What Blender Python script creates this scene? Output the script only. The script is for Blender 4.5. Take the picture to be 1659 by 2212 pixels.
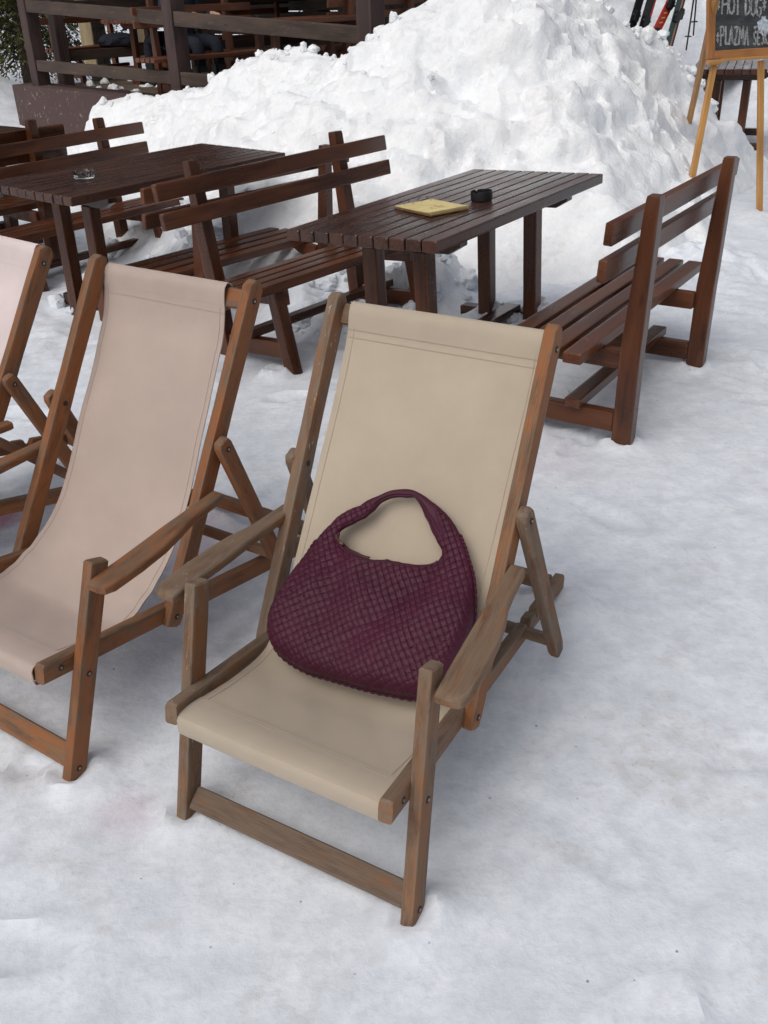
import bpy, math, random
import numpy as np
from mathutils import Matrix, Vector

# ---------------------------------------------------------------- camera, world, light
scene = bpy.context.scene
COL = scene.collection
for o in list(bpy.data.objects):
    bpy.data.objects.remove(o)

PITCH, ROLL, CAMH = 0.50683, -0.03245, 1.63448
cam_data = bpy.data.cameras.new("camera")
cam = bpy.data.objects.new("camera", cam_data)
COL.objects.link(cam)
cam_data.sensor_fit = 'VERTICAL'
cam_data.sensor_height = 36.0
cam_data.lens = 2055.13 / 2212.0 * 36.0
cam_data.clip_start = 0.05
cam_data.clip_end = 400.0
_f = Vector((0, math.cos(PITCH), -math.sin(PITCH)))
_u = Vector((0, math.sin(PITCH), math.cos(PITCH)))
_r = Vector((1, 0, 0))
_r2 = _r * math.cos(ROLL) + _u * math.sin(ROLL)
_u2 = -_r * math.sin(ROLL) + _u * math.cos(ROLL)
cam.matrix_world = Matrix(((_r2.x, _u2.x, -_f.x, 0), (_r2.y, _u2.y, -_f.y, 0), (_r2.z, _u2.z, -_f.z, CAMH), (0, 0, 0, 1)))
scene.camera = cam

SUN_EL, SUN_AZ = math.radians(54), math.radians(-142)   # sun behind cloud, high up behind the camera's left shoulder
world = bpy.data.worlds.new("World")
scene.world = world
world.use_nodes = True
wn = world.node_tree
bg = wn.nodes['Background']
sky = wn.nodes.new('ShaderNodeTexSky')
sky.sky_type = 'NISHITA'
sky.sun_disc = False
sky.sun_elevation = SUN_EL
sky.sun_rotation = SUN_AZ
sky.air_density = 1.0
sky.dust_density = 6.0
sky.ozone_density = 1.0
hs = wn.nodes.new('ShaderNodeHueSaturation')
hs.inputs['Saturation'].default_value = 0.50           # cloud cover greys the sky
wn.links.new(sky.outputs[0], hs.inputs['Color'])
wn.links.new(hs.outputs[0], bg.inputs['Color'])
bg.inputs['Strength'].default_value = 0.11

sun_d = bpy.data.lights.new("sun", 'SUN')
sun_d.energy = 1.0
sun_d.angle = math.radians(55)
sun_d.color = (1.0, 0.985, 0.965)
sun = bpy.data.objects.new("sun", sun_d)
COL.objects.link(sun)
_sd = Vector((math.sin(SUN_AZ) * math.cos(SUN_EL), math.cos(SUN_AZ) * math.cos(SUN_EL), math.sin(SUN_EL)))
sun.rotation_euler = _sd.to_track_quat('Z', 'Y').to_euler()

scene.view_settings.view_transform = 'Standard'
scene.view_settings.look = 'None'
scene.view_settings.gamma = 1.0
scene.view_settings.exposure = -0.20
scene.render.resolution_x = 768
scene.render.resolution_y = 1024
scene.render.engine = 'CYCLES'

random.seed(7)
RNG = np.random.RandomState(11)

# ---------------------------------------------------------------- helpers
def tag(o, label=None, cat=None, group=None, kind=None):
    if label: o['label'] = label
    if cat: o['category'] = cat
    if group: o['group'] = group
    if kind: o['kind'] = kind
    return o

def empty(name, loc, rz=0.0, label=None, cat=None, group=None):
    o = bpy.data.objects.new(name, None)
    o.empty_display_size = 0.1
    COL.objects.link(o)
    o.location = loc
    o.rotation_euler = (0, 0, rz)
    return tag(o, label, cat, group)

def copy_tree(o, parent=None):
    c = o.copy()
    COL.objects.link(c)
    c.parent = parent
    for ch in list(o.children):
        copy_tree(ch, c)
    return c

def link_mesh(name, V, F, mat, parent=None, G=None, smooth=True, E=None):
    me = bpy.data.meshes.new(name)
    me.from_pydata([tuple(map(float, v)) for v in V], [], [tuple(map(int, f)) for f in F])
    if mat: me.materials.append(mat)
    if G is not None:
        at = me.attributes.new("gc", 'FLOAT_VECTOR', 'POINT')
        at.data.foreach_set('vector', np.asarray(G, dtype=np.float32).ravel())
    if E is not None and np.any(E > 0):
        at = me.attributes.new("edge", 'FLOAT', 'POINT')
        at.data.foreach_set('value', np.asarray(E, dtype=np.float32))
    if smooth:
        me.polygons.foreach_set('use_smooth', [True] * len(me.polygons))
        try:
            me.set_sharp_from_angle(angle=math.radians(38))
        except Exception:
            pass
    me.update()
    o = bpy.data.objects.new(name, me)
    COL.objects.link(o)
    if parent is not None: o.parent = parent
    return o

def grid_faces(nu, nv, wrap_u=False):
    """faces of a (nu x nv) vertex grid, index = i*nv + j"""
    i = np.arange(nu if wrap_u else nu - 1)
    j = np.arange(nv - 1)
    I, J = np.meshgrid(i, j, indexing='ij')
    I2 = (I + 1) % nu
    return np.stack([I * nv + J, I2 * nv + J, I2 * nv + J + 1, I * nv + J + 1], -1).reshape(-1, 4)

def unit(v):
    v = np.asarray(v, float)
    return v / (np.linalg.norm(v) + 1e-12)

def rrect(w, h, b, n=2):
    """rounded rectangle section, counter-clockwise, with an inset vertex beside each corner; returns points and edge flags"""
    pts, fl = [], []
    C4 = ((1, 1, 0), (-1, 1, 90), (-1, -1, 180), (1, -1, 270))
    for q, (cx, cy, a0) in enumerate(C4):
        for k in range(n + 1):
            a = math.radians(a0 + 90.0 * k / n)
            pts.append((cx * (w / 2 - b) + b * math.cos(a), cy * (h / 2 - b) + b * math.sin(a)))
            fl.append(1.0)
        run = (w if q % 2 == 0 else h) - 2 * b
        m = min(.007, run * .3)
        x, y = pts[-1]
        d = ((-1, 0), (0, -1), (1, 0), (0, 1))[q]
        pts.append((x + d[0] * m, y + d[1] * m)); fl.append(0.0)
        pts.append((x + d[0] * (run - m), y + d[1] * (run - m))); fl.append(0.0)
    return np.array(pts), np.array(fl)

class MB:
    """collects shapes; build() links them as ONE mesh object"""
    def __init__(s):
        s.V, s.F, s.G, s.E, s.n = [], [], [], [], 0
    def add(s, V, F, G=None, E=None):
        V = np.asarray(V, float)
        s.E.append(np.zeros(len(V)) if E is None else np.asarray(E, float))
        s.V.append(V)
        s.F += [tuple(int(i) + s.n for i in f) for f in F]
        s.G.append(V.copy() if G is None else np.asarray(G, float))
        s.n += len(V)
        return s
    def loft(s, st, side, up, b=0.004, seg=2, wob=0.0):
        """st: list of (centre, width, height); side/up: section axes"""
        side, up = unit(side), unit(up)
        rings, gs, es, L = [], [], [], 0.0
        nst = len(st)
        tot = sum(np.linalg.norm(np.asarray(st[i + 1][0], float) - np.asarray(st[i][0], float)) for i in range(nst - 1))
        off = RNG.rand(3) * 40
        prev = None
        for c, w, h in st:
            c = np.asarray(c, float)
            if prev is not None: L += np.linalg.norm(c - prev)
            prev = c
            bb = min(b, w * 0.49, h * 0.49)
            q, fl = rrect(w, h, bb, seg)
            endw = 1.0 if (L < .012 or tot - L < .012) else 0.0
            es.append(np.maximum(fl, endw))
            if wob: q = q * (1 + (RNG.rand(1, 2) - .5) * wob)
            rings.append(c + q[:, :1] * side + q[:, 1:] * up)
            gs.append(np.stack([np.full(len(q), L) + off[0], q[:, 0] + off[1], q[:, 1] + off[2]], -1))
        m = len(rings[0])
        V, G = np.concatenate(rings), np.concatenate(gs)
        F = []
        for i in range(len(rings) - 1):
            for j in range(m):
                k = (j + 1) % m
                F.append((i * m + j, i * m + k, (i + 1) * m + k, (i + 1) * m + j))
        F.append(tuple(range(m - 1, -1, -1)))
        e = (len(rings) - 1) * m
        F.append(tuple(e + j for j in range(m)))
        return s.add(V, F, G, np.concatenate(es))
    def bar(s, p0, p1, w, h, up=(0, 0, 1), b=0.004, w1=None, h1=None, n=1, wob=0.0):
        """straight timber from p0 to p1 with softened edges; w across, h along up"""
        p0, p1 = np.asarray(p0, float), np.asarray(p1, float)
        d = unit(p1 - p0)
        side = unit(np.cross(d, up))
        u2 = np.cross(side, d)
        w1 = w if w1 is None else w1
        h1 = h if h1 is None else h1
        L = np.linalg.norm(p1 - p0)
        e = min(b, L * .3)
        st = [(p0, w - 2 * e * .8, h - 2 * e * .8)]
        for k in range(n + 1):
            t = (e + (L - 2 * e) * k / n) / L
            st.append((p0 + (p1 - p0) * t, w + (w1 - w) * t, h + (h1 - h) * t))
        st.append((p1, w1 - 2 * e * .8, h1 - 2 * e * .8))
        return s.loft(st, side, u2, b, 2, wob)
    def cyl(s, p0, p1, r, r1=None, n=14, cap=True):
        p0, p1 = np.asarray(p0, float), np.asarray(p1, float)
        r1 = r if r1 is None else r1
        d = unit(p1 - p0)
        a = unit(np.cross(d, (0.3, 0.2, 1) if abs(d[2]) < .95 else (1, 0, 0)))
        c = np.cross(d, a)
        t = np.linspace(0, 2 * math.pi, n, endpoint=False)
        ring = np.cos(t)[:, None] * a + np.sin(t)[:, None] * c
        V = np.concatenate([p0 + ring * r, p1 + ring * r1])
        F = [(i, (i + 1) % n, n + (i + 1) % n, n + i) for i in range(n)]
        if cap: F += [tuple(range(n - 1, -1, -1)), tuple(range(n, 2 * n))]
        return s.add(V, F)
    def tube(s, pts, r, n=6, closed=False):
        pts = np.asarray(pts, float)
        T = np.gradient(pts, axis=0)
        V, m = [], len(pts)
        ref = np.array((0.21, 0.13, 0.97))
        rr = np.full(m, r) if np.isscalar(r) else np.asarray(r)
        t = np.linspace(0, 2 * math.pi, n, endpoint=False)
        for i in range(m):
            d = unit(T[i])
            a = unit(np.cross(d, ref))
            c = np.cross(d, a)
            V.append(pts[i] + rr[i] * (np.cos(t)[:, None] * a + np.sin(t)[:, None] * c))
        V = np.concatenate(V)
        F = []
        for i in range(m - 1):
            for j in range(n):
                k = (j + 1) % n
                F.append((i * n + j, i * n + k, (i + 1) * n + k, (i + 1) * n + j))
        F += [tuple(range(n - 1, -1, -1)), tuple((m - 1) * n + j for j in range(n))]
        return s.add(V, F)
    def lathe(s, prof, c, n=28, axis='z'):
        """prof: (radius, z) pairs, open profile turned about z"""
        t = np.linspace(0, 2 * math.pi, n, endpoint=False)
        V = []
        for r, z in prof:
            V.append(np.stack([np.cos(t) * r + c[0], np.sin(t) * r + c[1], np.full(n, z + c[2])], -1))
        V = np.concatenate(V)
        F = []
        for i in range(len(prof) - 1):
            for j in range(n):
                k = (j + 1) % n
                F.append((i * n + j, i * n + k, (i + 1) * n + k, (i + 1) * n + j))
        return s.add(V, F)
    def build(s, name, mat, parent=None, smooth=True):
        return link_mesh(name, np.concatenate(s.V), s.F, mat, parent, np.concatenate(s.G), smooth, np.concatenate(s.E))

# ---- gradient noise in numpy
_perm = np.random.RandomState(3).permutation(512)
_perm = np.concatenate([_perm, _perm, _perm])
_ang = np.random.RandomState(5).rand(512) * 2 * math.pi
def perlin(x, y):
    x, y = np.asarray(x, float), np.asarray(y, float)
    xi, yi = np.floor(x).astype(int), np.floor(y).astype(int)
    xf, yf = x - xi, y - yi
    u, v = xf * xf * xf * (xf * (xf * 6 - 15) + 10), yf * yf * yf * (yf * (yf * 6 - 15) + 10)
    def g(ix, iy, dx, dy):
        h = _perm[(_perm[ix & 511] + iy) & 511]
        return np.cos(_ang[h]) * dx + np.sin(_ang[h]) * dy
    a, b = g(xi, yi, xf, yf), g(xi + 1, yi, xf - 1, yf)
    c, d = g(xi, yi + 1, xf, yf - 1), g(xi + 1, yi + 1, xf - 1, yf - 1)
    return (a + u * (b - a)) * (1 - v) + (c + u * (d - c)) * v
def fbm(x, y, o=4, gain=.5):
    s, a = 0, 1
    for k in range(o):
        s = s + a * perlin(x * 2 ** k + 17.3 * k, y * 2 ** k - 9.1 * k)
        a *= gain
    return s
_cj = np.random.RandomState(9).rand(512, 3)
def cells(x, y):
    """rounded clods: 1 at a clod's centre falling to 0 at its rim"""
    x, y = np.asarray(x, float), np.asarray(y, float)
    xi, yi = np.floor(x).astype(int), np.floor(y).astype(int)
    best = np.full(x.shape, 9.)
    for dx in (-1, 0, 1):
        for dy in (-1, 0, 1):
            h = _perm[(_perm[(xi + dx) & 511] + yi + dy) & 511]
            r = .6 + .7 * _cj[h, 2]
            d = ((xi + dx + _cj[h, 0] - x) ** 2 + (yi + dy + _cj[h, 1] - y) ** 2) / r ** 2
            best = np.minimum(best, d)
    return np.sqrt(np.clip(1 - best, 0, 1))
def sstep(a, b, x):
    t = np.clip((np.asarray(x, float) - a) / (b - a), 0, 1)
    return t * t * (3 - 2 * t)

# ---------------------------------------------------------------- materials
class NT:
    def __init__(s, name):
        s.m = bpy.data.materials.new(name)
        s.m.use_nodes = True
        s.t = s.m.node_tree
        s.b = s.t.nodes['Principled BSDF']
    def n(s, typ, **kw):
        nd = s.t.nodes.new('ShaderNode' + typ)
        for k, v in kw.items(): setattr(nd, k, v)
        return nd
    def l(s, a, b): s.t.links.new(a, b)
    def val(s, v): return v
    def math(s, op, a, b=None, c=None, clamp=False):
        nd = s.n('Math', operation=op, use_clamp=clamp)
        for i, x in enumerate((a, b, c)):
            if x is None: continue
            if isinstance(x, (int, float)): nd.inputs[i].default_value = x
            else: s.l(x, nd.inputs[i])
        return nd.outputs[0]
    def mapv(s, vec, sc):
        nd = s.n('Vector' + 'Math', operation='MULTIPLY')
        s.l(vec, nd.inputs[0])
        nd.inputs[1].default_value = sc
        return nd.outputs[0]
    def noise(s, vec, scale=1.0, detail=3.0, rough=.5, dist=0.0):
        nd = s.n('TexNoise')
        s.l(vec, nd.inputs['Vector'])
        nd.inputs['Scale'].default_value = scale
        nd.inputs['Detail'].default_value = detail
        nd.inputs['Roughness'].default_value = rough
        nd.inputs['Distortion'].default_value = dist
        return nd.outputs['Fac']
    def ramp(s, fac, stops):
        nd = s.n('ValToRGB')
        s.l(fac, nd.inputs[0])
        el = nd.color_ramp.elements
        while len(el) < len(stops): el.new(.5)
        for e, (p, c) in zip(el, stops):
            e.position = p
            e.color = tuple(c) + (1,) if len(c) == 3 else c
        return nd.outputs[0]
    def mix(s, fac, a, b):
        nd = s.n('Mix', data_type='RGBA')
        for i, x in ((0, fac), (6, a), (7, b)):
            if isinstance(x, (int, float)): nd.inputs[i].default_value = x
            elif isinstance(x, tuple): nd.inputs[i].default_value = x + (1,) if len(x) == 3 else x
            else: s.l(x, nd.inputs[i])
        return nd.outputs[2]
    def bump(s, h, strength=.3, dist=.01, normal=None):
        nd = s.n('Bump')
        nd.inputs['Strength'].default_value = strength
        nd.inputs['Distance'].default_value = dist
        s.l(h, nd.inputs['Height'])
        if normal is not None: s.l(normal, nd.inputs['Normal'])
        return nd.outputs[0]
    def set(s, **kw):
        for k, v in kw.items():
            i = s.b.inputs[k.replace('_', ' ')]
            if isinstance(v, (int, float)): i.default_value = v
            elif isinstance(v, tuple): i.default_value = v + (1,) if len(v) == 3 else v
            else: s.l(v, i)
        return s.m

def gc_of(t):
    a = t.n('Attribute', attribute_name='gc')
    return a.outputs['Vector']

def wood_weathered(name, base, dark, grey, grey_amt, flake=None, flake_amt=.7):
    t = NT(name)
    g = gc_of(t)
    fine = t.noise(t.mapv(g, (11, 420, 420)), 1, 5, .65)
    broad = t.noise(t.mapv(g, (11, 55, 55)), 1, 6, .68, .5)
    big = t.noise(t.mapv(g, (2.2, 14, 14)), 1.6, 4, .55)
    geo = t.n('NewGeometry')
    sz = t.n('SeparateXYZ')
    t.l(geo.outputs['True Normal'], sz.inputs[0])
    expo = t.math('MULTIPLY', t.math('MAXIMUM', sz.outputs[2], 0.0), .13)
    col = t.mix(t.ramp(fine, [(.30, (0, 0, 0)), (.62, (1, 1, 1))]), dark, base)
    col = t.mix(t.ramp(big, [(.36, (0, 0, 0)), (.70, (1, 1, 1))]), tuple(c * .78 for c in base), col)
    wm = t.math('ADD', t.math('ADD', t.math('MULTIPLY', broad, .65), t.math('MULTIPLY', big, .6)), expo)
    wc = .635 + (.5 - grey_amt) * .30
    wmask = t.ramp(wm, [(wc - .07, (0, 0, 0)), (wc + .08, (1, 1, 1))])
    gcol = t.mix(t.ramp(fine, [(.35, (0, 0, 0)), (.65, (1, 1, 1))]), tuple(c * .62 for c in grey), grey)
    col = t.mix(t.math('MULTIPLY', wmask, .85), col, gcol)
    ed = t.n('Attribute', attribute_name='edge').outputs['Fac']
    em = t.math('ADD', t.math('MULTIPLY', ed, .60), t.math('MULTIPLY', t.math('SUBTRACT', broad, .5), 1.6))
    em = t.ramp(em, [(.34, (0, 0, 0)), (.62, (1, 1, 1))])
    col = t.mix(t.math('MULTIPLY', em, .5), col, tuple(c * (.9 + .3 * grey_amt) for c in grey))
    if flake:
        fl = t.noise(t.mapv(g, (26, 70, 70)), 1, 6, .7, .4)
        fm = t.ramp(fl, [(flake_amt - .02, (0, 0, 0)), (flake_amt + .015, (1, 1, 1))])
        col = t.mix(fm, col, flake)
    gm = t.ramp(t.noise(t.mapv(g, (7, 34, 34)), 1, 6, .7, .4), [(.50, (0, 0, 0)), (.68, (1, 1, 1))])
    col = t.mix(t.math('MULTIPLY', gm, .62), col, tuple(c * .42 for c in dark))
    crack = t.noise(t.mapv(g, (5, 300, 300)), 1, 3, .55, .3)
    cm = t.ramp(crack, [(.27, (1, 1, 1)), (.33, (0, 0, 0))])
    col = t.mix(t.math('MULTIPLY', cm, .6), col, tuple(c * .25 for c in dark))
    h = t.math('ADD', t.math('MULTIPLY', fine, .5), t.math('MULTIPLY', broad, .6))
    return t.set(Base_Color=col, Roughness=.72, Normal=t.bump(h, .7, .003))

def wood_stained(name, base, dark, rough=.32, wet=True, worn=None, spec=.5):
    t = NT(name)
    g = gc_of(t)
    fine = t.noise(t.mapv(g, (4, 120, 120)), 1, 4, .6)
    fig = t.noise(t.mapv(g, (2.0, 26, 26)), 1, 4, .55, 1.2)
    big = t.noise(t.mapv(g, (1.5, 6, 6)), 1.5, 3, .5)
    f = t.math('ADD', t.math('MULTIPLY', fine, .4), t.math('MULTIPLY', fig, .6))
    col = t.mix(t.ramp(f, [(.36, (0, 0, 0)), (.66, (1, 1, 1))]), dark, base)
    col = t.mix(t.ramp(big, [(.4, (0, 0, 0)), (.7, (1, 1, 1))]), col, tuple(min(1, c * 1.35) for c in base))
    kn = t.n('TexVoronoi')
    t.l(t.mapv(g, (2.2, 9, 9)), kn.inputs['Vector'])
    kn.inputs['Scale'].default_value = 1.0
    km = t.ramp(kn.outputs['Distance'], [(.03, (1, 1, 1)), (.10, (0, 0, 0))])
    col = t.mix(t.math('MULTIPLY', km, .7), col, tuple(c * .3 for c in dark))
    ed = t.n('Attribute', attribute_name='edge').outputs['Fac']
    em = t.math('ADD', t.math('MULTIPLY', ed, .55), t.math('MULTIPLY', t.math('SUBTRACT', fig, .5), 1.8))
    em = t.ramp(em, [(.42, (0, 0, 0)), (.70, (1, 1, 1))])
    col = t.mix(t.math('MULTIPLY', em, .40), col, tuple(min(1, c * 1.5 + .012) for c in base))
    if worn:
        wn_ = t.noise(t.mapv(g, (3, 22, 22)), 1.6, 6, .7, .8)
        wm = t.ramp(wn_, [(.60, (0, 0, 0)), (.66, (1, 1, 1))])
        col = t.mix(t.math('MULTIPLY', wm, .6), col, worn)
    r = t.math('ADD', t.math('MULTIPLY', big, .35), rough - .14)
    h = t.math('ADD', t.math('MULTIPLY', fine, .4), t.math('MULTIPLY', fig, .5))
    nrm = t.bump(h, .3, .002)
    if wet:
        geo = t.n('NewGeometry')
        dv = t.n('TexVoronoi')
        t.l(geo.outputs['Position'], dv.inputs['Vector'])
        dv.inputs['Scale'].default_value = 55
        drop = t.ramp(dv.outputs['Distance'], [(.10, (1, 1, 1)), (.28, (0, 0, 0))])
        pm = t.noise(geo.outputs['Position'], 5, 3, .6)
        dm = t.math('MULTIPLY', drop, t.ramp(pm, [(.52, (0, 0, 0)), (.6, (1, 1, 1))]))
        nrm = t.bump(dm, .5, .002, nrm)
        r = t.math('SUBTRACT', r, t.math('MULTIPLY', dm, .2), clamp=True)
    t.b.inputs['Specular IOR Level'].default_value = spec
    return t.set(Base_Color=col, Roughness=r, Normal=nrm)

def fabric(name, base):
    t = NT(name)
    g = gc_of(t)
    sp = t.n('SeparateXYZ')
    t.l(g, sp.inputs[0])
    wx = t.math('SINE', t.math('MULTIPLY', sp.outputs[0], 3200))
    wy = t.math('SINE', t.math('MULTIPLY', sp.outputs[1], 3200))
    wv = t.math('MULTIPLY', wx, wy)
    big = t.noise(g, 3.2, 4, .6)
    mid = t.noise(g, 24, 4, .65)
    grain = t.noise(t.mapv(g, (500, 500, 1)), 1, 2, .6)
    col = t.mix(t.ramp(big, [(.35, (0, 0, 0)), (.7, (1, 1, 1))]), tuple(c * .91 for c in base), tuple(min(.9, c * 1.05) for c in base))
    sm = t.ramp(mid, [(.64, (0, 0, 0)), (.74, (1, 1, 1))])
    col = t.mix(t.math('MULTIPLY', sm, .10), col, tuple(c * .6 for c in base))
    col = t.mix(t.math('MULTIPLY', grain, .16), col, tuple(c * .55 for c in base))
    h = t.math('ADD', t.math('MULTIPLY', wv, .3), t.math('ADD', t.math('MULTIPLY', grain, .5), t.math('MULTIPLY', big, 6.0)))
    t.set(Base_Color=col, Roughness=.92, Normal=t.bump(h, .25, .0015))
    t.b.inputs['Specular IOR Level'].default_value = .2
    t.b.inputs['Sheen Weight'].default_value = .15
    return t.m

def plain(name, col, rough=.5, metal=0.0, nz=None, bump=0.0, trans=0.0, nscale=30):
    t = NT(name)
    if nz or bump:
        tc = t.n('TexCoord')
        n = t.noise(tc.outputs['Object'], nscale, 5, .6)
        c = t.mix(t.ramp(n, [(.35, (0, 0, 0)), (.68, (1, 1, 1))]), tuple(x * (1 - (nz or 0)) for x in col), tuple(min(1, x * (1 + (nz or 0))) for x in col))
        t.set(Base_Color=c)
        if bump: t.set(Normal=t.bump(n, bump, .006))
    else:
        t.set(Base_Color=col)
    return t.set(Roughness=rough, Metallic=metal, Transmission_Weight=trans)

def snow_mat(name, pile=False):
    t = NT(name)
    geo = t.n('NewGeometry')
    P = geo.outputs['Position']
    big = t.noise(P, 1.3, 4, .6)
    mid = t.noise(P, 7, 6, .65)
    m20 = t.noise(P, 19, 4, .62, .15)
    fin = t.noise(P, 48, 5, .7)
    gr = t.noise(P, 240, 3, .6)
    a, b = ((.875, .91, .95), (.94, .96, .982)) if pile else ((.69, .73, .79), (.80, .84, .893))
    col = t.mix(t.ramp(mid, [(.34, (0, 0, 0)), (.62, (1, 1, 1))]), a, b)
    # wet, glazed grains between the whiter crusts
    g1 = t.ramp(m20, [(.45, (0, 0, 0)), (.64, (1, 1, 1))])
    col = t.mix(t.math('MULTIPLY', g1, .20 if pile else .30), col, (.74, .76, .785) if pile else (.57, .61, .665))
    g2 = t.ramp(fin, [(.50, (0, 0, 0)), (.66, (1, 1, 1))])
    col = t.mix(t.math('MULTIPLY', g2, .14 if pile else .34), col, (.72, .73, .75) if pile else (.60, .615, .64))
    # dirty sandy smears, broken up by the grain
    dn = t.noise(P, 1.9, 6, .7, .8)
    dm = t.ramp(dn, [(.52, (0, 0, 0)), (.70, (1, 1, 1))])
    dm = t.math('MULTIPLY', dm, t.ramp(m20, [(.36, (0, 0, 0)), (.60, (1, 1, 1))]))
    col = t.mix(t.math('MULTIPLY', dm, .34 if pile else .36), col, (.50, .44, .36) if pile else (.50, .455, .40))
    ds = t.math('MULTIPLY', t.ramp(fin, [(.62, (0, 0, 0)), (.68, (1, 1, 1))]), t.ramp(dn, [(.56, (0, 0, 0)), (.66, (1, 1, 1))]))
    col = t.mix(t.math('MULTIPLY', ds, .5), col, (.34, .28, .21))
    # sparse grit
    vo = t.n('TexVoronoi')
    t.l(P, vo.inputs['Vector'])
    vo.inputs['Scale'].default_value = 15
    sp = t.ramp(vo.outputs['Distance'], [(.030, (1, 1, 1)), (.055, (0, 0, 0))])
    sel = t.ramp(t.noise(P, 2.9, 2, .5), [(.46, (0, 0, 0)), (.54, (1, 1, 1))])
    col = t.mix(t.math('MULTIPLY', t.math('MULTIPLY', sp, sel), .75), col, (.16, .12, .09))
    if not pile:
        # spilt red drink, each stain at its own spot
        for (x, y, r, amt) in ((-1.40, 2.98, .13, .75), (-.60, 2.75, .30, .22), (.62, 3.3, .25, .10), (-.60, 1.58, .10, .16), (-.95, 3.9, .3, .08)):
            vm = t.n('VectorMath', operation='DISTANCE')
            t.l(P, vm.inputs[0])
            vm.inputs[1].default_value = (x, y, 0)
            dd = t.math('ADD', vm.outputs['Value'], t.math('MULTIPLY', t.math('SUBTRACT', mid, .5), r * 2.2))
            m = t.ramp(t.math('DIVIDE', dd, r), [(.25, (1, 1, 1)), (1.0, (0, 0, 0))])
            col = t.mix(t.math('MULTIPLY', m, amt), col, (.50, .16, .25))
    h = t.math('ADD', t.math('MULTIPLY', mid, .9 if pile else .35), t.math('ADD', t.math('MULTIPLY', fin, .40 if pile else .40), t.math('MULTIPLY', gr, .08)))
    h = t.math('SUBTRACT', h, t.math('MULTIPLY', m20, .95))
    nrm = t.bump(h, .62 if pile else .22, .024)
    rg = t.math('ADD', t.math('MULTIPLY', m20, -.5), .78, clamp=True)
    t.set(Base_Color=col, Roughness=rg, Normal=nrm)
    t.b.inputs['Specular IOR Level'].default_value = .3
    t.b.inputs['Subsurface Weight'].default_value = .45
    t.b.inputs['Subsurface Radius'].default_value = (1.0, 1.0, 1.05)
    t.b.inputs['Subsurface Scale'].default_value = .04 if pile else .015
    return t.m

M = {}
M['snow'] = snow_mat('trodden snow')
M['pile'] = snow_mat('heaped snow', True)
M['teak_grey'] = wood_weathered('grey weathered teak', (.29, .120, .042), (.15, .062, .024), (.19, .142, .100), .58, (.50, .43, .35), .665)
M['teak_mid'] = wood_weathered('brown weathered teak', (.31, .110, .033), (.155, .056, .018), (.170, .112, .070), .26, (.45, .36, .27), .75)
M['teak_orange'] = wood_weathered('orange teak', (.33, .122, .037), (.17, .062, .020), (.185, .122, .074), .24)
M['teak_pale'] = wood_weathered('pale brown teak', (.31, .132, .050), (.165, .070, .029), (.20, .143, .097), .46, (.42, .33, .25), .72)
M['teak_dark'] = wood_weathered('dark brown weathered teak', (.22, .095, .038), (.11, .046, .020), (.150, .108, .075), .48)
M['bench'] = wood_stained('dark stained pine', (.092, .030, .011), (.034, .011, .006), .30, spec=.36)
M['table'] = wood_stained('dark wet stained pine', (.052, .019, .010), (.021, .008, .005), .24)
M['deck_wood'] = wood_stained('old brown fence timber', (.060, .038, .027), (.030, .019, .015), .62, False, (.17, .12, .08))
M['deck_post'] = wood_stained('brown fence post timber', (.058, .033, .029), (.032, .018, .017), .62, False)
M['deck_red'] = wood_stained('red brown terrace timber', (.13, .045, .020), (.07, .024, .012), .45, False)
M['deck_floor'] = wood_stained('bare floor boards', (.12, .085, .058), (.06, .043, .032), .8, False, (.22, .18, .13))
M['pine'] = wood_stained('varnished pine', (.40, .205, .062), (.29, .135, .036), .42, False)
M['pine_dark'] = wood_stained('orange pine frame', (.31, .135, .042), (.21, .085, .026), .42, False)
M['beige'] = wood_stained('raw pale timber', (.50, .40, .24), (.38, .29, .17), .6, False)
M['plank'] = wood_stained('dark hut planks', (.045, .030, .024), (.024, .016, .013), .7, False)
M['canvas_r'] = fabric('beige canvas', (.475, .400, .312))
M['canvas_l'] = fabric('pinkish beige canvas', (.475, .382, .332))
M['canvas_m'] = fabric('pale pink canvas', (.72, .62, .61))
M['thread'] = plain('sewing thread', (.40, .335, .265), .9)
M['thread_l'] = plain('pale sewing thread', (.44, .355, .31), .9)
M['steel'] = plain('dull steel', (.30, .29, .28), .4, 1.0)
M['bolt_shade'] = plain('painted bolt recess shade', (.03, .02, .016), .8)  # dark colour standing for the shade inside bolt holes
M['black'] = plain('black plastic', (.012, .012, .014), .35)
M['navy'] = plain('navy cloth', (.012, .015, .028), .85, 0, .3, .2)
M['skin'] = plain('skin', (.55, .33, .24), .55, 0, .06)
M['hair'] = plain('dark hair', (.035, .022, .015), .6, 0, .3, .4)
M['board'] = None
M['needle'] = plain('dark conifer needles', (.016, .026, .012), .6, 0, .6, 0, 0, 1.6)
M['needle_y'] = plain('yellow green conifer needles', (.075, .075, .016), .6, 0, .5, 0, 0, 1.8)
M['bark'] = plain('bark', (.07, .05, .035), .9, 0, .4, .5)
M['concrete'] = None
M['stone'] = plain('rubble stone', (.20, .17, .13), .85, 0, .4, .6, 0, 5)

def concrete_mat():
    t = NT('brown painted concrete')
    geo = t.n('NewGeometry')
    P = geo.outputs['Position']
    a = t.noise(P, 3, 5, .6)
    b = t.noise(P, 16, 6, .7)
    col = t.mix(a, (.062, .036, .034), (.095, .058, .054))
    chip = t.math('MULTIPLY', t.ramp(b, [(.60, (0, 0, 0)), (.64, (1, 1, 1))]), t.ramp(a, [(.42, (0, 0, 0)), (.6, (1, 1, 1))]))
    col = t.mix(t.math('MULTIPLY', chip, .85), col, (.42, .34, .25))
    return t.set(Base_Color=col, Roughness=.85, Normal=t.bump(b, .5, .02))
M['concrete'] = concrete_mat()

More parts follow.
